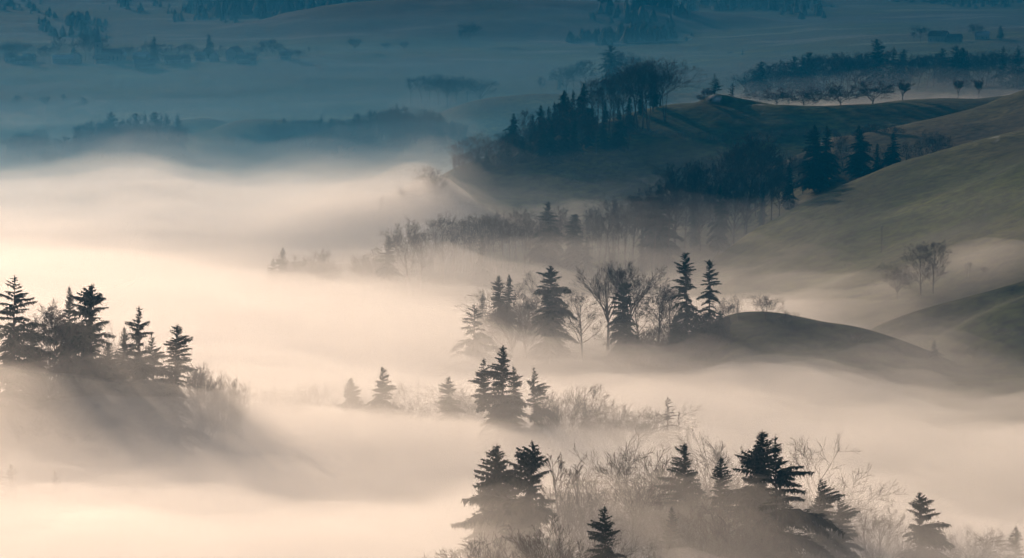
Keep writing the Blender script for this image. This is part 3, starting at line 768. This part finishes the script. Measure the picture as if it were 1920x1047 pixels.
fc = [("c", 443, 258), ("c", 460, 246), ("b", 478, 244), ("b", 492, 236), ("b", 508, 228), ("b", 520, 222), ("c", 533, 218), ("c", 550, 217), ("b", 562, 222), ("b", 576, 220), ("b", 590, 222), ("c", 620, 222), ("b", 635, 219), ("b", 648, 222), ("c", 660, 222), ("c", 672, 212), ("b", 682, 210), ("c", 692, 203), ("b", 704, 203), ("b", 716, 201), ("b", 728, 198), ("b", 738, 197), ("b", 756, 198), ("b", 768, 198), ("b", 780, 203), ("b", 790, 206), ("b", 802, 208), ("b", 814, 212), ("c", 826, 212), ("b", 836, 220), ("c", 846, 225), ("b", 860, 227), ("c", 872, 234)]
wood(fc, "in the hazy far wood left of the ridge", ("leafless trees of the far centre wood", "spruces of the far centre wood"), 2190, bare=FB, con=FC, seed=8, jit=35, also=[("c", 602), ("c", 745)])
tree("sp_far3", 1647, 72, 2230, "biggest dim spruce rising above the dark wood behind the orchard", w=1.1)
fr = [("b", 1400, 138), ("b", 1412, 126), ("c", 1427, 115), ("b", 1440, 117), ("b", 1452, 114), ("c", 1464, 109), ("b", 1477, 112), ("c", 1490, 105), ("c", 1504, 102), ("c", 1517, 97), ("b", 1532, 100), ("b", 1546, 98), ("b", 1560, 100), ("b", 1575, 97), ("b", 1590, 96), ("b", 1605, 94), ("b", 1620, 95), ("b", 1634, 92), ("b", 1660, 90), ("c", 1675, 87), ("c", 1694, 92), ("b", 1708, 98), ("b", 1722, 100), ("b", 1738, 98), ("b", 1752, 96), ("c", 1766, 90), ("b", 1780, 98), ("c", 1795, 85), ("c", 1808, 89), ("b", 1822, 96), ("b", 1836, 94), ("b", 1850, 92), ("b", 1864, 92), ("c", 1880, 86), ("b", 1894, 90), ("c", 1910, 84)]
wood(fr, "in the dark wood behind the orchard", ("leafless trees of the wood behind the orchard", "spruces of the wood behind the orchard"), 2230, bare=FB, con=FC, seed=9, jit=45, w=1.15, also=[("c", 1647)])
fm = [("b", 770, 142), ("b", 790, 138), ("b", 806, 136), ("b", 822, 140), ("b", 838, 137), ("b", 856, 140), ("b", 876, 142), ("b", 900, 146), ("b", 930, 150), ("b", 1015, 142), ("b", 1035, 135), ("c", 1050, 130), ("b", 1062, 124), ("b", 1075, 118), ("b", 1088, 112), ("b", 1100, 108), ("c", 1146, 84), ("b", 1160, 92), ("b", 1180, 96), ("b", 30, 176), ("b", 55, 172), ("b", 85, 178), ("b", 120, 175), ("b", 155, 180)]
wood(fm, "among the faint far trees in blue haze", ("faint leafless trees in the blue haze", "faint spruces in the blue haze"), 2560, bare=FB, con=FC, seed=10, jit=80)
for px, py, Y, k, lb in [(665, 68, 3100, "far_bare2", "round tree alone on the pale far slope right of the village"), (880, 38, 3250, "far_bare2", "lone tree higher up on the far slope above the centre"), (868, 52, 3230, "far_bare1", "smaller tree beside the lone one high on the far slope"),
                         (724, 78, 3120, "far_bare2", "small tree by the far lane right of the round one"), (758, 76, 3120, "far_bare2", "second small tree by the far lane"), (1369, 96, 2900, "far_bare2", "tiny round bush on the far fields above the ridge"), (1392, 90, 2900, "sp_far2", "tiny spruce on the far fields above the ridge"),
                         (1726, 46, 2900, "far_bare2", "dark round tree left of the far farmhouse"), (1715, 58, 2890, "far_bare1", "lower dark tree left of the far farmhouse"), (1829, 42, 2900, "far_bare2", "dark tree right of the far farmhouse"), (1876, 48, 2880, "sp_far3", "dark tree at the far right above the wood")]:
    tree(k, px, py, Y, lb)
vt = [("c", 136, 70), ("b", 20, 74), ("b", 8, 78), ("b", 42, 78), ("b", 108, 62), ("b", 92, 82), ("b", 78, 86), ("b", 160, 62), ("b", 168, 58), ("b", 195, 70), ("c", 290, 66), ("b", 282, 76), ("b", 305, 80), ("b", 320, 82), ("b", 335, 84), ("b", 350, 78), ("c", 392, 64), ("b", 415, 84), ("b", 485, 84), ("b", 500, 72), ("b", 512, 70), ("b", 522, 78), ("b", 540, 92), ("b", 560, 90), ("b", 580, 86), ("b", 595, 88), ("b", 210, 92), ("b", 235, 98), ("b", 250, 100), ("b", 240, 82), ("b", 310, 95), ("b", 345, 98), ("b", 470, 96), ("b", 60, 104), ("b", 175, 104)]
wood(vt, "among the houses of the far village", ("leafless trees in the village", "spruces in the village"), 3030, bare=FB, con=FC, seed=12, jit=50)

# tangled twigs that fill the woods between the single trees
def thicket(tops, Y0, Y1, n, label, seed, hi=.85, mat=None, wmul=1.0):
    r = np.random.default_rng(seed)
    tx = np.array([t[0] for t in tops], float); ty = np.array([t[1] for t in tops], float)
    px = r.uniform(tx[0], tx[-1], n); Y = r.uniform(Y0, Y1, n)
    X = (px - 960) / FPX * 1.005 * Y
    zg = gz(X, Y)
    py = np.interp(px, tx, ty)
    d = (py - HOR) / FPX
    zt = -d * Y * (1.0 - 0.0)
    ok = zt - zg > 4.0
    px, Y, X, zg, zt = px[ok], Y[ok], X[ok], zg[ok], zt[ok]; n = len(px)
    h = (zt - zg) * (1 + .16 * gnoise(px / 5.0, Y / 8, seed)) * hi
    z = zg + h * r.uniform(.01, 1, n) ** .9
    dirs = np.stack([r.normal(0, .6, n), r.normal(0, .6, n), r.uniform(.2, 1.2, n)], -1)
    dirs *= (r.uniform(.8, 1.9, n) / np.linalg.norm(dirs, axis=1))[:, None]
    sd = np.cross(dirs, r.normal(0, 1, (n, 3))); sd *= (r.uniform(.05, .13, n) * wmul / np.linalg.norm(sd, axis=1))[:, None]
    c = np.stack([X, Y, z], -1)
    verts = np.stack([c - sd, c + sd, c + dirs], 1).reshape(-1, 3)
    faces = np.arange(3 * n).reshape(n, 3)
    o = sheet_obj("undergrowth", verts, faces, mat or TWIG)
    tag(o, label, "undergrowth", kind="stuff")
thicket([(15, 262), (55, 246), (90, 258), (130, 256)], 2180, 2230, 3500, "tangled twigs of the hazy copse at the far left edge", 1, wmul=1.6)
thicket([(120, 285), (140, 245), (155, 234), (205, 216), (260, 218), (335, 222), (352, 285)], 2175, 2240, 11000, "tangled twigs filling the hazy wood at the far left", 2, wmul=1.6, hi=.7)
thicket([(455, 290), (485, 252), (505, 236), (540, 222), (600, 222), (660, 222), (690, 208), (745, 199), (790, 206), (830, 217), (860, 238), (885, 275)], 2170, 2250, 22000, "tangled twigs filling the hazy far wood left of the ridge", 3, wmul=1.6, hi=.7)
thicket([(1385, 178), (1395, 150), (1415, 130), (1465, 114), (1520, 102), (1640, 95), (1760, 98), (1920, 90), (1990, 90)], 2190, 2290, 14000, "tangled twigs filling the dark wood behind the orchard", 4, wmul=1.6, hi=.7)
thicket([(850, 290), (900, 270), (960, 245), (1010, 206), (1060, 176), (1100, 158)], 1450, 1500, 7000, "dark undergrowth of the lower ridge wood", 5, wmul=1.5, hi=.8)
thicket([(1490, 290), (1560, 255), (1700, 262), (1790, 262)], 1318, 1345, 1200, "dark undergrowth around the tall spruces by the grass hill", 8, wmul=1.3, hi=.6)
thicket([(690, 470), (740, 440), (830, 405), (960, 395), (1100, 400), (1180, 375), (1255, 335)], 1232, 1285, 3000, "pale undergrowth of the long wood across the middle", 9, wmul=.9, hi=.25)
thicket([(1180, 630), (1250, 605), (1300, 590), (1370, 600)], 876, 905, 7000, "dark undergrowth beneath the two tall narrow spruces", 10, wmul=.9, hi=.9)
thicket([(60, 640), (150, 620), (300, 660), (450, 740)], 640, 672, 3500, "dark undergrowth beneath the spruces of the left group", 11, wmul=.6, hi=.6)

thicket([(-10, 96), (20, 84), (100, 76), (170, 70), (230, 90), (320, 86), (350, 82), (420, 90), (510, 78), (560, 92), (610, 104)], 3030, 3090, 9000, "tangled treetops between the houses of the far village", 13, wmul=2.2, hi=.8)

# far forests on the hills: countless trees that read as dark masses
def far_forest(name, polys, n, label, seed):
    r = np.random.default_rng(seed)
    V_, F_ = [], []
    k = 0
    for pxs, pys, cnt in polys:
        # region in pixel columns and distances
        px = r.uniform(pxs[0], pxs[1], cnt); q = r.uniform(0, 1, cnt)
        lo = np.interp(px, pys[0], pys[1]); hi = np.interp(px, pys[0], pys[2])
        Y = lo + (hi - lo) * q
        ed = np.minimum((px - pxs[0]) / 120, (pxs[1] - px) / 120); ed = np.minimum(ed, np.minimum(q, 1 - q) * 4)
        ok = ed + gnoise(px / 35, Y / 110, 3) * 1.6 > .35; px, Y, ed_ = px[ok], Y[ok], ed[ok]; cnt = len(px)
        x = (px - 960) / FPX * 1.005 * Y; z = gz(x, Y)
        for i in range(cnt):
            h = r.uniform(6, 22) * min(1.0, .45 + .6 * max(0, ed_[i])); rad = h * r.uniform(.2, .42); n_ = 6; a0 = r.uniform(0, 6)
            for (hz, rr) in ((0.08, 1.0), (.40, .78), (.42, 1.0 * .62), (.72, .42)):
                for j in range(n_):
                    a = a0 + j * 6.2832 / n_; jj = rr * r.uniform(.75, 1.25)
                    V_.append((x[i] + math.cos(a) * rad * jj, Y[i] + math.sin(a) * rad * jj, z[i] + h * (hz + r.uniform(-.03, .03))))
            V_.append((x[i] + r.uniform(-.3, .3), Y[i], z[i] + h))
            for lev in range(3):
                for j in range(n_):
                    a = k + lev * n_ + j; b = k + lev * n_ + (j + 1) % n_
                    F_.append((a, b, b + n_, a + n_))
            for j in range(n_): F_.append((k + 18 + j, k + 18 + (j + 1) % n_, k + 24))
            k += 25
    o = mesh_obj(name, V_, F_, NEEDLE, smooth=True)
    tag(o, label, "forest", kind="stuff")
far_forest("forest", [((330, 760), ((330, 545, 760), (3680, 3720, 3740), (4300, 4500, 4500)), 900),
                      ((80, 215), ((80, 215), (3420, 3380), (3900, 3700)), 260),
                      ((-200, 90), ((-200, 90), (3900, 3900), (4400, 4400)), 200),
                      ((200, 330), ((200, 330), (4000, 3900), (4500, 4500)), 160)], 0, "dark forest on the far hill at the upper left", 1)
far_forest("forest", [((1055, 1300), ((1055, 1120, 1180, 1285, 1300), (3300, 3200, 3180, 3210, 3300), (3330, 3350, 3400, 3420, 3400)), 380),
                      ((1200, 1560), ((1200, 1400, 1560), (3700, 3950, 3500), (4500, 4600, 4500)), 700),
                      ((1100, 1300), ((1100, 1300), (3420, 3450), (3750, 3900)), 250)], 0, "dark forest on the far hill right of centre", 2)
far_forest("forest", [((1640, 2050), ((1640, 1760, 2050), (4100, 3900, 3800), (4700, 4700, 4700)), 600)], 0, "black forest strip in the upper right corner", 3)

# ------------------------------------------------------------------ hedge across the ridge slope
def hedge(pts, label):
    mb = MB(); st = MB(); r = random.Random(3)
    P = [hit(px, py, 1200, 1600) for px, py in pts]
    dense = []
    for a, b in zip(P[:-1], P[1:]):
        n = int((b - a).length / 1.6) + 1
        dense += [a.lerp(b, i / n) for i in range(n)]
    for p in dense:
        x, y = p.x + r.uniform(-.8, .8), p.y + r.uniform(-.8, .8)
        z = float(gz(x, y)); h = r.uniform(2.4, 4.4)
        for k in range(4):
            a = r.uniform(0, 6.28); d = Vector((math.cos(a), math.sin(a), 0))
            st.tube([Vector((x, y, z - .2)), Vector((x, y, z + h * .5)) + d * .5, Vector((x, y, z + h)) + d * 1.1], [.05, .04, .02], 3)
        for k in range(70):
            a = r.uniform(0, 6.28); q = r.uniform(0, 1) ** .5 * 1.4
            c = Vector((x + math.cos(a) * q, y + math.sin(a) * q, z + r.uniform(.15, 1) * h * (1 - .1 * q)))
            d = Vector((r.gauss(0, 1), r.gauss(0, 1), r.gauss(0, 1) + .6)).normalized() * r.uniform(.25, .5)
            s = d.orthogonal().normalized() * r.uniform(.08, .2)
            mb.poly(c - s, c + d, c + s)
    c0 = P[len(P) // 2]
    e = bpy.data.objects.new("hedge", None); col.objects.link(e); e.location = c0
    for nm, m, mat in (("stems", st, BARK), ("foliage", mb, TWIG)):
        m.v = [q - c0 for q in m.v]
        o = bpy.data.objects.new(nm, m.mesh(nm, mat)); col.objects.link(o); o.parent = e
    tag(e, label, "hedge")
hedge([(1168, 252), (1230, 256), (1290, 263), (1350, 266), (1400, 262), (1440, 259), (1500, 256), (1560, 251), (1640, 250), (1700, 252)], "long dark hedge running across the slope below the orchard ridge")

# ------------------------------------------------------------------ village
def flat_mat(name, c, rough=.8, var=.25):
    return plant_mat(name, tuple(x * (1 - var) for x in c), c, .5, rough)
WALL = flat_mat("white_render", (.42, .41, .40), var=.12); WALL_T = flat_mat("weathered_timber", (.16, .11, .08)); ROOF = flat_mat("brown_roof_tiles", (.16, .085, .06)); ROOF_D = flat_mat("slate_roof", (.10, .10, .11))
GLASS = flat_mat("window_pane", (.03, .035, .04), .2); SNOWY = flat_mat("frosted_roof", (.55, .57, .62), var=.1)
def boxm(x0, x1, y0, y1, z0, z1):
    v = [(x, y, z) for z in (z0, z1) for x, y in ((x0, y0), (x1, y0), (x1, y1), (x0, y1))]
    return v, [(0, 3, 2, 1), (4, 5, 6, 7), (0, 1, 5, 4), (1, 2, 6, 5), (2, 3, 7, 6), (3, 0, 4, 7)]
def house(px, py, Y, L, D, H, label, rot=0.0, roof=ROOF, wall=WALL, pitch=.75, cols=3, rows=2, chimney=True, name="house"):
    p = at(px, py, Y); zg = float(gz(p.x, Y)) - .3
    e = bpy.data.objects.new(name, None); col.objects.link(e); e.location = (p.x, Y, zg); e.rotation_euler = (0, 0, rot)
    rh = D / 2 * pitch
    # walls with gables at the ends (ridge along x)
    v = [(-L / 2, -D / 2, 0), (L / 2, -D / 2, 0), (L / 2, D / 2, 0), (-L / 2, D / 2, 0), (-L / 2, -D / 2, H), (L / 2, -D / 2, H), (L / 2, D / 2, H), (-L / 2, D / 2, H), (-L / 2, 0, H + rh), (L / 2, 0, H + rh)]
    f = [(0, 1, 5, 4), (1, 2, 6, 9, 5), (2, 3, 7, 6), (3, 0, 4, 8, 7), (0, 3, 2, 1)]
    mesh_obj("wall", v, f, wall, e, False)
    o_ = .7; t = .25
    k = rh / (D / 2); ze = H - o_ * k
    rv = []
    for dz in (0.02, t):
        rv += [(-L / 2 - o_, -D / 2 - o_, ze + dz), (L / 2 + o_, -D / 2 - o_, ze + dz), (L / 2 + o_, 0, H + rh + dz), (-L / 2 - o_, 0, H + rh + dz), (L / 2 + o_, D / 2 + o_, ze + dz), (-L / 2 - o_, D / 2 + o_, ze + dz)]
    rf = [(6, 7, 8, 9), (9, 8, 10, 11), (0, 3, 2, 1), (3, 5, 4, 2), (0, 1, 7, 6), (4, 5, 11, 10), (1, 2, 8, 7), (2, 4, 10, 8), (0, 6, 9, 3), (3, 9, 11, 5)]
    ro = mesh_obj("roof", rv, rf, roof, e, False)
    if chimney:
        cv, cf = boxm(L * .2, L * .2 + .9, -.2 - .9, -.2, H + rh * .5, H + rh + 1.3)
        mesh_obj("chimney", cv, cf, WALL, ro, False)
    ww, wh = 1.1, 1.35
    for r_ in range(rows):
        for c_ in range(cols):
            x = -L / 2 + (c_ + .5) * L / cols; z = 1.3 + r_ * 2.7
            if z + wh > H - .2: continue
            wv, wf = boxm(x - ww / 2, x + ww / 2, -D / 2 - .06, -D / 2 - .01, z, z + wh)
            mesh_obj("window", wv, wf, GLASS, e, False)
    for sx in (-1, 1):
        for y in (-D * .22, D * .22):
            wv, wf = boxm(sx * (L / 2 + .03) - .025, sx * (L / 2 + .03) + .025, y - ww / 2, y + ww / 2, 1.3, 1.3 + wh)
            mesh_obj("window", wv, wf, GLASS, e, False)
    dv, df = boxm(L * .08, L * .08 + 1.1, -D / 2 - .07, -D / 2 - .012, 0.3, 2.4)
    mesh_obj("door", dv, df, WALL_T, e, False)
    tag(e, label, "house" if name == "house" else "barn", "houses of the far village" if px < 700 else "farm buildings on the right hillside")
    return e
H_ = [(440, 92, 3010, 17, 11, 8.5, "biggest white house of the far village", 1.25, ROOF), (402, 108, 2990, 9, 8, 6, "white gabled house below the biggest one in the village", 1.5, ROOF), (375, 92, 3015, 10, 8, 5.5, "pale house left of the biggest white village house", .2, ROOF_D),
      (144, 96, 3000, 9, 8, 7, "white gabled house left of the village church", 1.5, ROOF_D), (118, 104, 2985, 18, 9, 5, "long village house with a frosted roof", .1, SNOWY), (223, 88, 3030, 14, 9, 5, "house with pale roof right of the church", .15, SNOWY), (265, 92, 3020, 15, 9, 5, "second pale-roofed house right of the church", -.1, SNOWY),
      (20, 100, 3010, 12, 9, 5.5, "village house at the left edge with dark roof", .2, ROOF), (55, 96, 3030, 10, 8, 5, "small dark-roofed house near the left edge of the village", -.3, ROOF_D), (45, 114, 2980, 14, 8, 4.5, "low long house at the lower left of the village", .1, ROOF), (285, 104, 3000, 9, 8, 4.5, "small house below the pale-roofed pair", .3, ROOF),
      (325, 122, 2960, 16, 9, 5, "dark-roofed house at the lower edge of the village", .05, ROOF), (272, 140, 2920, 18, 11, 4, "low barn below the village on the field", .2, ROOF_D), (470, 104, 2995, 9, 7, 5, "little white house right of the biggest one", .4, ROOF), (535, 100, 3010, 10, 8, 5, "house among trees at the right end of the village", .2, ROOF), (345, 110, 2980, 10, 8, 5, "house in the middle of the village under dark trees", .9, ROOF), (190, 112, 2985, 12, 9, 5, "house below the church tower", .3, ROOF), (455, 128, 2955, 12, 8, 5, "pale house at the foggy lower edge of the village", .2, ROOF_D)]
for px, py, Y, L, D, H, lb, rot, rf in H_:
    house(px, py, Y, L, D, H, lb, rot, rf, name="barn" if "barn" in lb else "house", wall=WALL_T if "barn" in lb else WALL)
house(1760, 66, 2900, 16, 11, 5.5, "pale farmhouse on the hillside at the upper right", -.5, ROOF)
house(1790, 76, 2890, 12, 9, 3.5, "low barn beside the upper right farmhouse", .1, ROOF_D, WALL_T, chimney=False, name="barn")
house(1842, 68, 2910, 12, 9, 4.5, "small pale house right of the low barn at the upper right", -.2, SNOWY)
# church
cp = at(184, 96, 3010); zc = float(gz(cp.x, 3010)) - .3
ch = bpy.data.objects.new("church", None); col.objects.link(ch); ch.location = (cp.x, 3010, zc)
v_, f_ = boxm(-3, 3, -3, 3, 0, 19); tw = mesh_obj("tower", v_, f_, WALL, ch, False)
mesh_obj("spire", [(-3.3, -3.3, 19.02), (3.3, -3.3, 19.02), (3.3, 3.3, 19.02), (-3.3, 3.3, 19.02), (0, 0, 31)], [(0, 1, 4), (1, 2, 4), (2, 3, 4), (3, 0, 4), (3, 2, 1, 0)], ROOF_D, ch, False)
for z in (9, 14.5):
    v_, f_ = boxm(-.6, .6, -3.06, -3.01, z, z + 2.4); mesh_obj("window", v_, f_, GLASS, tw, False)
v_ = [(3.02, -4.5, 0), (22, -4.5, 0), (22, 4.5, 0), (3.02, 4.5, 0), (3.02, -4.5, 8), (22, -4.5, 8), (22, 4.5, 8), (3.02, 4.5, 8)]
mesh_obj("nave", v_, [(0, 1, 5, 4), (1, 2, 6, 5), (2, 3, 7, 6), (3, 0, 4, 7), (0, 3, 2, 1), (4, 5, 6, 7)], WALL, ch, False)
mesh_obj("nave_roof", [(3.1, -5, 8.02), (22.5, -5, 8.02), (22.5, 5, 8.02), (3.1, 5, 8.02), (3.1, 0, 13), (22.5, 0, 13)], [(0, 1, 5, 4), (1, 2, 5), (2, 3, 4, 5), (3, 0, 4), (3, 2, 1, 0)], ROOF, ch, False)
for x in (6, 10, 14, 18):
    v_, f_ = boxm(x, x + 1.3, -4.56, -4.51, 2.5, 6); mesh_obj("window", v_, f_, GLASS, ch, False)
tag(ch, "village church with a slim pointed tower at the far left", "church")

# ------------------------------------------------------------------ pole on the grass hill
pp = hit(1653, 475, 900, 1400)
pe = bpy.data.objects.new("utility_pole", None); col.objects.link(pe); pe.location = pp
mb = MB(); mb.tube([Vector((0, 0, -.3)), Vector((0, 0, 5)), Vector((0, 0, 9.5))], [.15, .13, .10], 8)
o = bpy.data.objects.new("shaft", mb.mesh("shaft", BARK_G)); col.objects.link(o); o.parent = pe
v_, f_ = boxm(-.6, .6, -.06, .06, 8.9, 9.05); mesh_obj("crossarm", v_, f_, BARK_G, pe, False)
tag(pe, "thin wooden pole standing on the grass hill", "pole")

# ------------------------------------------------------------------ fog
fog_pts = []
def F(Y, *pp):
    for px, py in pp: fog_pts.append(tuple(at(px, py, Y)))
F(380, (-300, 1240), (500, 1240), (1000, 1240), (1500, 1240), (2200, 1240))
F(425, (-300, 1040), (500, 1040), (950, 995), (1200, 985), (1450, 970), (1700, 1040), (2200, 1060))
F(405, (-300, 1100), (500, 1100), (1000, 1090), (1500, 1090), (2200, 1100))
F(470, (-300, 960), (0, 960), (400, 970), (800, 960), (1000, 905), (1200, 900), (1420, 880), (1600, 930), (1850, 985), (2200, 1020))
F(560, (-300, 850), (0, 860), (400, 870), (800, 870), (1200, 880), (1600, 870), (1900, 870), (2200, 870))
F(600, (-300, 765), (0, 765), (200, 768), (400, 785))
F(650, (-300, 700), (0, 700), (150, 702), (300, 720), (420, 740), (520, 732), (700, 722), (840, 736), (930, 775), (1050, 780), (1270, 800), (1600, 790), (1900, 800), (2200, 800))
F(780, (-300, 640), (0, 640), (500, 672), (900, 700), (1300, 705), (1700, 718), (1900, 775))
F(880, (870, 635), (1000, 640), (1150, 655), (1300, 662), (1500, 672), (1700, 712), (1900, 770), (0, 575), (400, 590))
F(850, (1350, 676), (1500, 680), (1650, 690), (1800, 715))
F(1000, (-300, 510), (0, 522), (450, 592), (700, 582), (900, 585), (1200, 580), (1400, 566), (1600, 590), (1700, 558), (1900, 520))
F(1130, (0, 475), (450, 556), (700, 545), (900, 555), (1200, 550), (1450, 560), (1700, 545), (1900, 530))
F(1250, (-300, 440), (0, 445), (500, 540), (700, 520), (900, 540), (1200, 538), (1400, 532), (1600, 540))
F(1330, (900, 425), (1100, 425), (1250, 425), (1350, 440))
F(1375, (1000, 420), (1150, 378), (1250, 360), (1350, 354), (1450, 368), (1600, 415))
F(1400, (-300, 400), (0, 400), (400, 395), (550, 370), (680, 345), (780, 315), (860, 365))
F(1480, (1000, 430), (1300, 400), (1600, 400))
F(1600, (-300, 362), (0, 362), (300, 352), (500, 362), (700, 352), (850, 370), (1000, 400), (1300, 380), (1600, 350), (1900, 350))
F(1780, (-300, 356), (0, 356), (300, 350), (500, 366), (700, 385), (1000, 380), (1250, 262), (1400, 228), (1600, 223), (1800, 223), (2000, 223))
F(2000, (1300, 270), (1600, 260), (1900, 260))
F(2200, (-300, 345), (0, 345), (300, 345), (700, 352), (1200, 380), (2000, 300))
F(2400, (-300, 252), (0, 252), (400, 254), (800, 258), (1100, 264), (1500, 254))
F(2650, (-300, 222), (0, 222), (500, 218), (900, 216), (1300, 220), (1800, 220))
F(3000, (-300, 165), (500, 165), (1000, 165), (1800, 165))
F(4000, (-300, 200), (900, 200), (1800, 200))
# plumes: (column, distance, column reach, distance reach, height)
PLUME = [(805, 1390, 65, 45, 20), (670, 1390, 120, 55, 8), (270, 1700, 90, 70, 9), (100, 1650, 160, 80, 4), (865, 1440, 60, 40, 8), (1480, 985, 130, 28, 9), (1700, 985, 120, 25, 12), (1900, 985, 120, 25, 14), (1560, 840, 220, 35, 4), (1440, 940, 140, 18, 10)]
# where the thin upper mist stands taller: (column, distance, column reach, distance reach, how much)
MIST = [(880, 1180, 320, 85, 1.7), (1330, 1225, 190, 85, 1.1), (1450, 1030, 100, 60, .3), (760, 1400, 150, 90, -.4), (700, 700, 350, 90, .5), (150, 650, 300, 70, 1.0)]
def mist(X, Y):
    s = 960 + FPX * X / (1.005 * Y)
    return 1 + sum(a * np.exp(-((s - p) / sp) ** 2 - ((Y - yy) / sy) ** 2) for p, yy, sp, sy, a in MIST)
fog_top = TPS(fog_pts, 0.05)

def vol_mat(name, density, color, g=0.0):
    m = bpy.data.materials.new(name); m.use_nodes = True
    nt = m.node_tree; nt.nodes.clear()
    out = nt.nodes.new("ShaderNodeOutputMaterial")
    pv = nt.nodes.new("ShaderNodeVolumePrincipled")
    pv.inputs["Density Attribute"].default_value = ""
    pv.inputs["Color"].default_value = (*color, 1)
    pv.inputs["Density"].default_value = density
    pv.inputs["Anisotropy"].default_value = g
    nt.links.new(pv.outputs[0], out.inputs["Volume"])
    return m

def fog_shell(name, off, density, color, g, rough, seed, bottom, label):
    Uf = np.linspace(-0.45 - seed * 0.004, 0.45 + seed * 0.004, 260)
    Vf = concat_range(np.linspace(300 - seed, 1700, 260), np.geomspace(1700, 3600 + 10 * seed, 70))
    def zf(X, Y):
        n = fbm(X + seed * 37, Y * 0.7, 75, 5, 40 + seed, 0.56)
        n2 = fbm(X, Y * 0.8, 260, 3, 77)
        sx = 960 + FPX * X / (1.005 * Y)
        pl = sum((.4 + .6 * seed / 7) * a * np.exp(-((sx - p + 22 * math.sin(seed * 2.1 + p)) / (sp * (1 + .06 * seed))) ** 2 - ((Y - yy) / (sy * (1 + .08 * seed))) ** 2) for p, yy, sp, sy, a in PLUME)
        return fog_top(X, Y) + pl + off * np.clip(1.25 - Y / 4000, .5, 1.1) * (1 + (mist(X, Y) - 1) * (1.0 if off <= 8 else .75 if off <= 15 else 0.3) if off > 0 else 1) * ((.45 + .55 * np.clip((Y - 450) / 550, 0, 1)) if off > 0 else 1) + rough * (n * (0.7 if off < 4 else 0.7 + .5 * np.clip((Y - 1200) / 300, 0, 1)) + n2 * 0.8) * np.clip(1.2 - Y / 3500, .5, 1.1)
    v, f = grid_sheet(Uf, Vf, zf)
    nu, nv = len(Uf), len(Vf)
    n = len(v)
    vb = v.copy(); vb[:, 2] = bottom
    i = np.arange(nu * nv).reshape(nv, nu)
    ring = np.concatenate([i[0, :], i[1:, -1], i[-1, -2::-1], i[-2:0:-1, 0]])
    rn = np.roll(ring, -1)
    sides = np.stack([ring, ring + n, rn + n, rn], -1)
    allf = np.concatenate([f, (f + n)[:, ::-1], sides])
    o = sheet_obj(name, np.concatenate([v, vb]), allf, vol_mat(name, density, color, g))
    tag(o, label, "fog", kind="stuff")
    return o

FOGC = (0.997, 0.995, 0.993)
for k, (off, den, rough) in enumerate([(-12, .030, 6), (-7, .020, 7), (-3, .014, 8), (0, .0085, 9), (4, .003, 11), (8, .0012, 11), (15, .0005, 10), (27, .0003, 8)]):
    fog_shell("fog", off, den, FOGC, 0.62, rough, k, -230 - k * 2, "pale warm fog lying in the valley")

# blue ground mist in the shaded far valley
def far_mist(top, density, seed):
    Uf = np.linspace(-0.42 - seed * .003, 0.42 + seed * .003, 120)
    Vf = concat_range(np.linspace(1180 - seed, 1700, 60), np.linspace(1700, (5200 if seed > 3 else 3500) + seed, 110))
    def zf(X, Y):
        s = 960 + FPX * X / (1.005 * Y)
        z = top + 6 * fbm(X, Y * .6, 300, 4, 90 + seed) - np.clip(1400 - Y, 0, 400) * .16 + np.clip(Y - 2800, 0, 2600) * (.016 if seed > 3 else -.02) - 22 * np.exp(-((Y - 1900) / 260) ** 2)
        return z - 7 * np.clip((s - 1100) / 500, 0, 1.6) * np.clip((1650 - Y) / 80, 0, 1)
    v, f = grid_sheet(Uf, Vf, zf); nu, nv, n = len(Uf), len(Vf), len(v)
    vb = v.copy(); vb[:, 2] = -262 - seed * 2
    i = np.arange(nu * nv).reshape(nv, nu)
    ring = np.concatenate([i[0, :], i[1:, -1], i[-1, -2::-1], i[-2:0:-1, 0]]); rn = np.roll(ring, -1)
    o = sheet_obj("mist", np.concatenate([v, vb]), np.concatenate([f, (f + n)[:, ::-1], np.stack([ring, ring + n, rn + n, rn], -1)]), vol_mat("mist", density, (0.18, 0.47, 0.72), 0.5))
    tag(o, "blue mist hanging over the far valley floor", "mist", kind="stuff")
far_mist(-70, .00016, 4); far_mist(-80, .0002, 5); far_mist(-90, .0002, 1); far_mist(-101, .00026, 2); far_mist(-114, .0003, 3)

# ------------------------------------------------------------------ haze
bm_v = [(x, y, z) for z in (-290, 60) for x, y in ((-7500, -300), (7500, -300), (7500, 9500), (-7500, 9500))]
bm_f = [(0, 3, 2, 1), (4, 5, 6, 7), (0, 1, 5, 4), (1, 2, 6, 5), (2, 3, 7, 6), (3, 0, 4, 7)]
hz = mesh_obj("haze", bm_v, bm_f, vol_mat("haze", 0.00032, (0.006, 0.155, 0.34), 0.1), smooth=False)  # haze colour kept dark blue, also standing in for shade on far slopes
tag(hz, "thin blue morning air over the whole valley", "haze", kind="stuff")
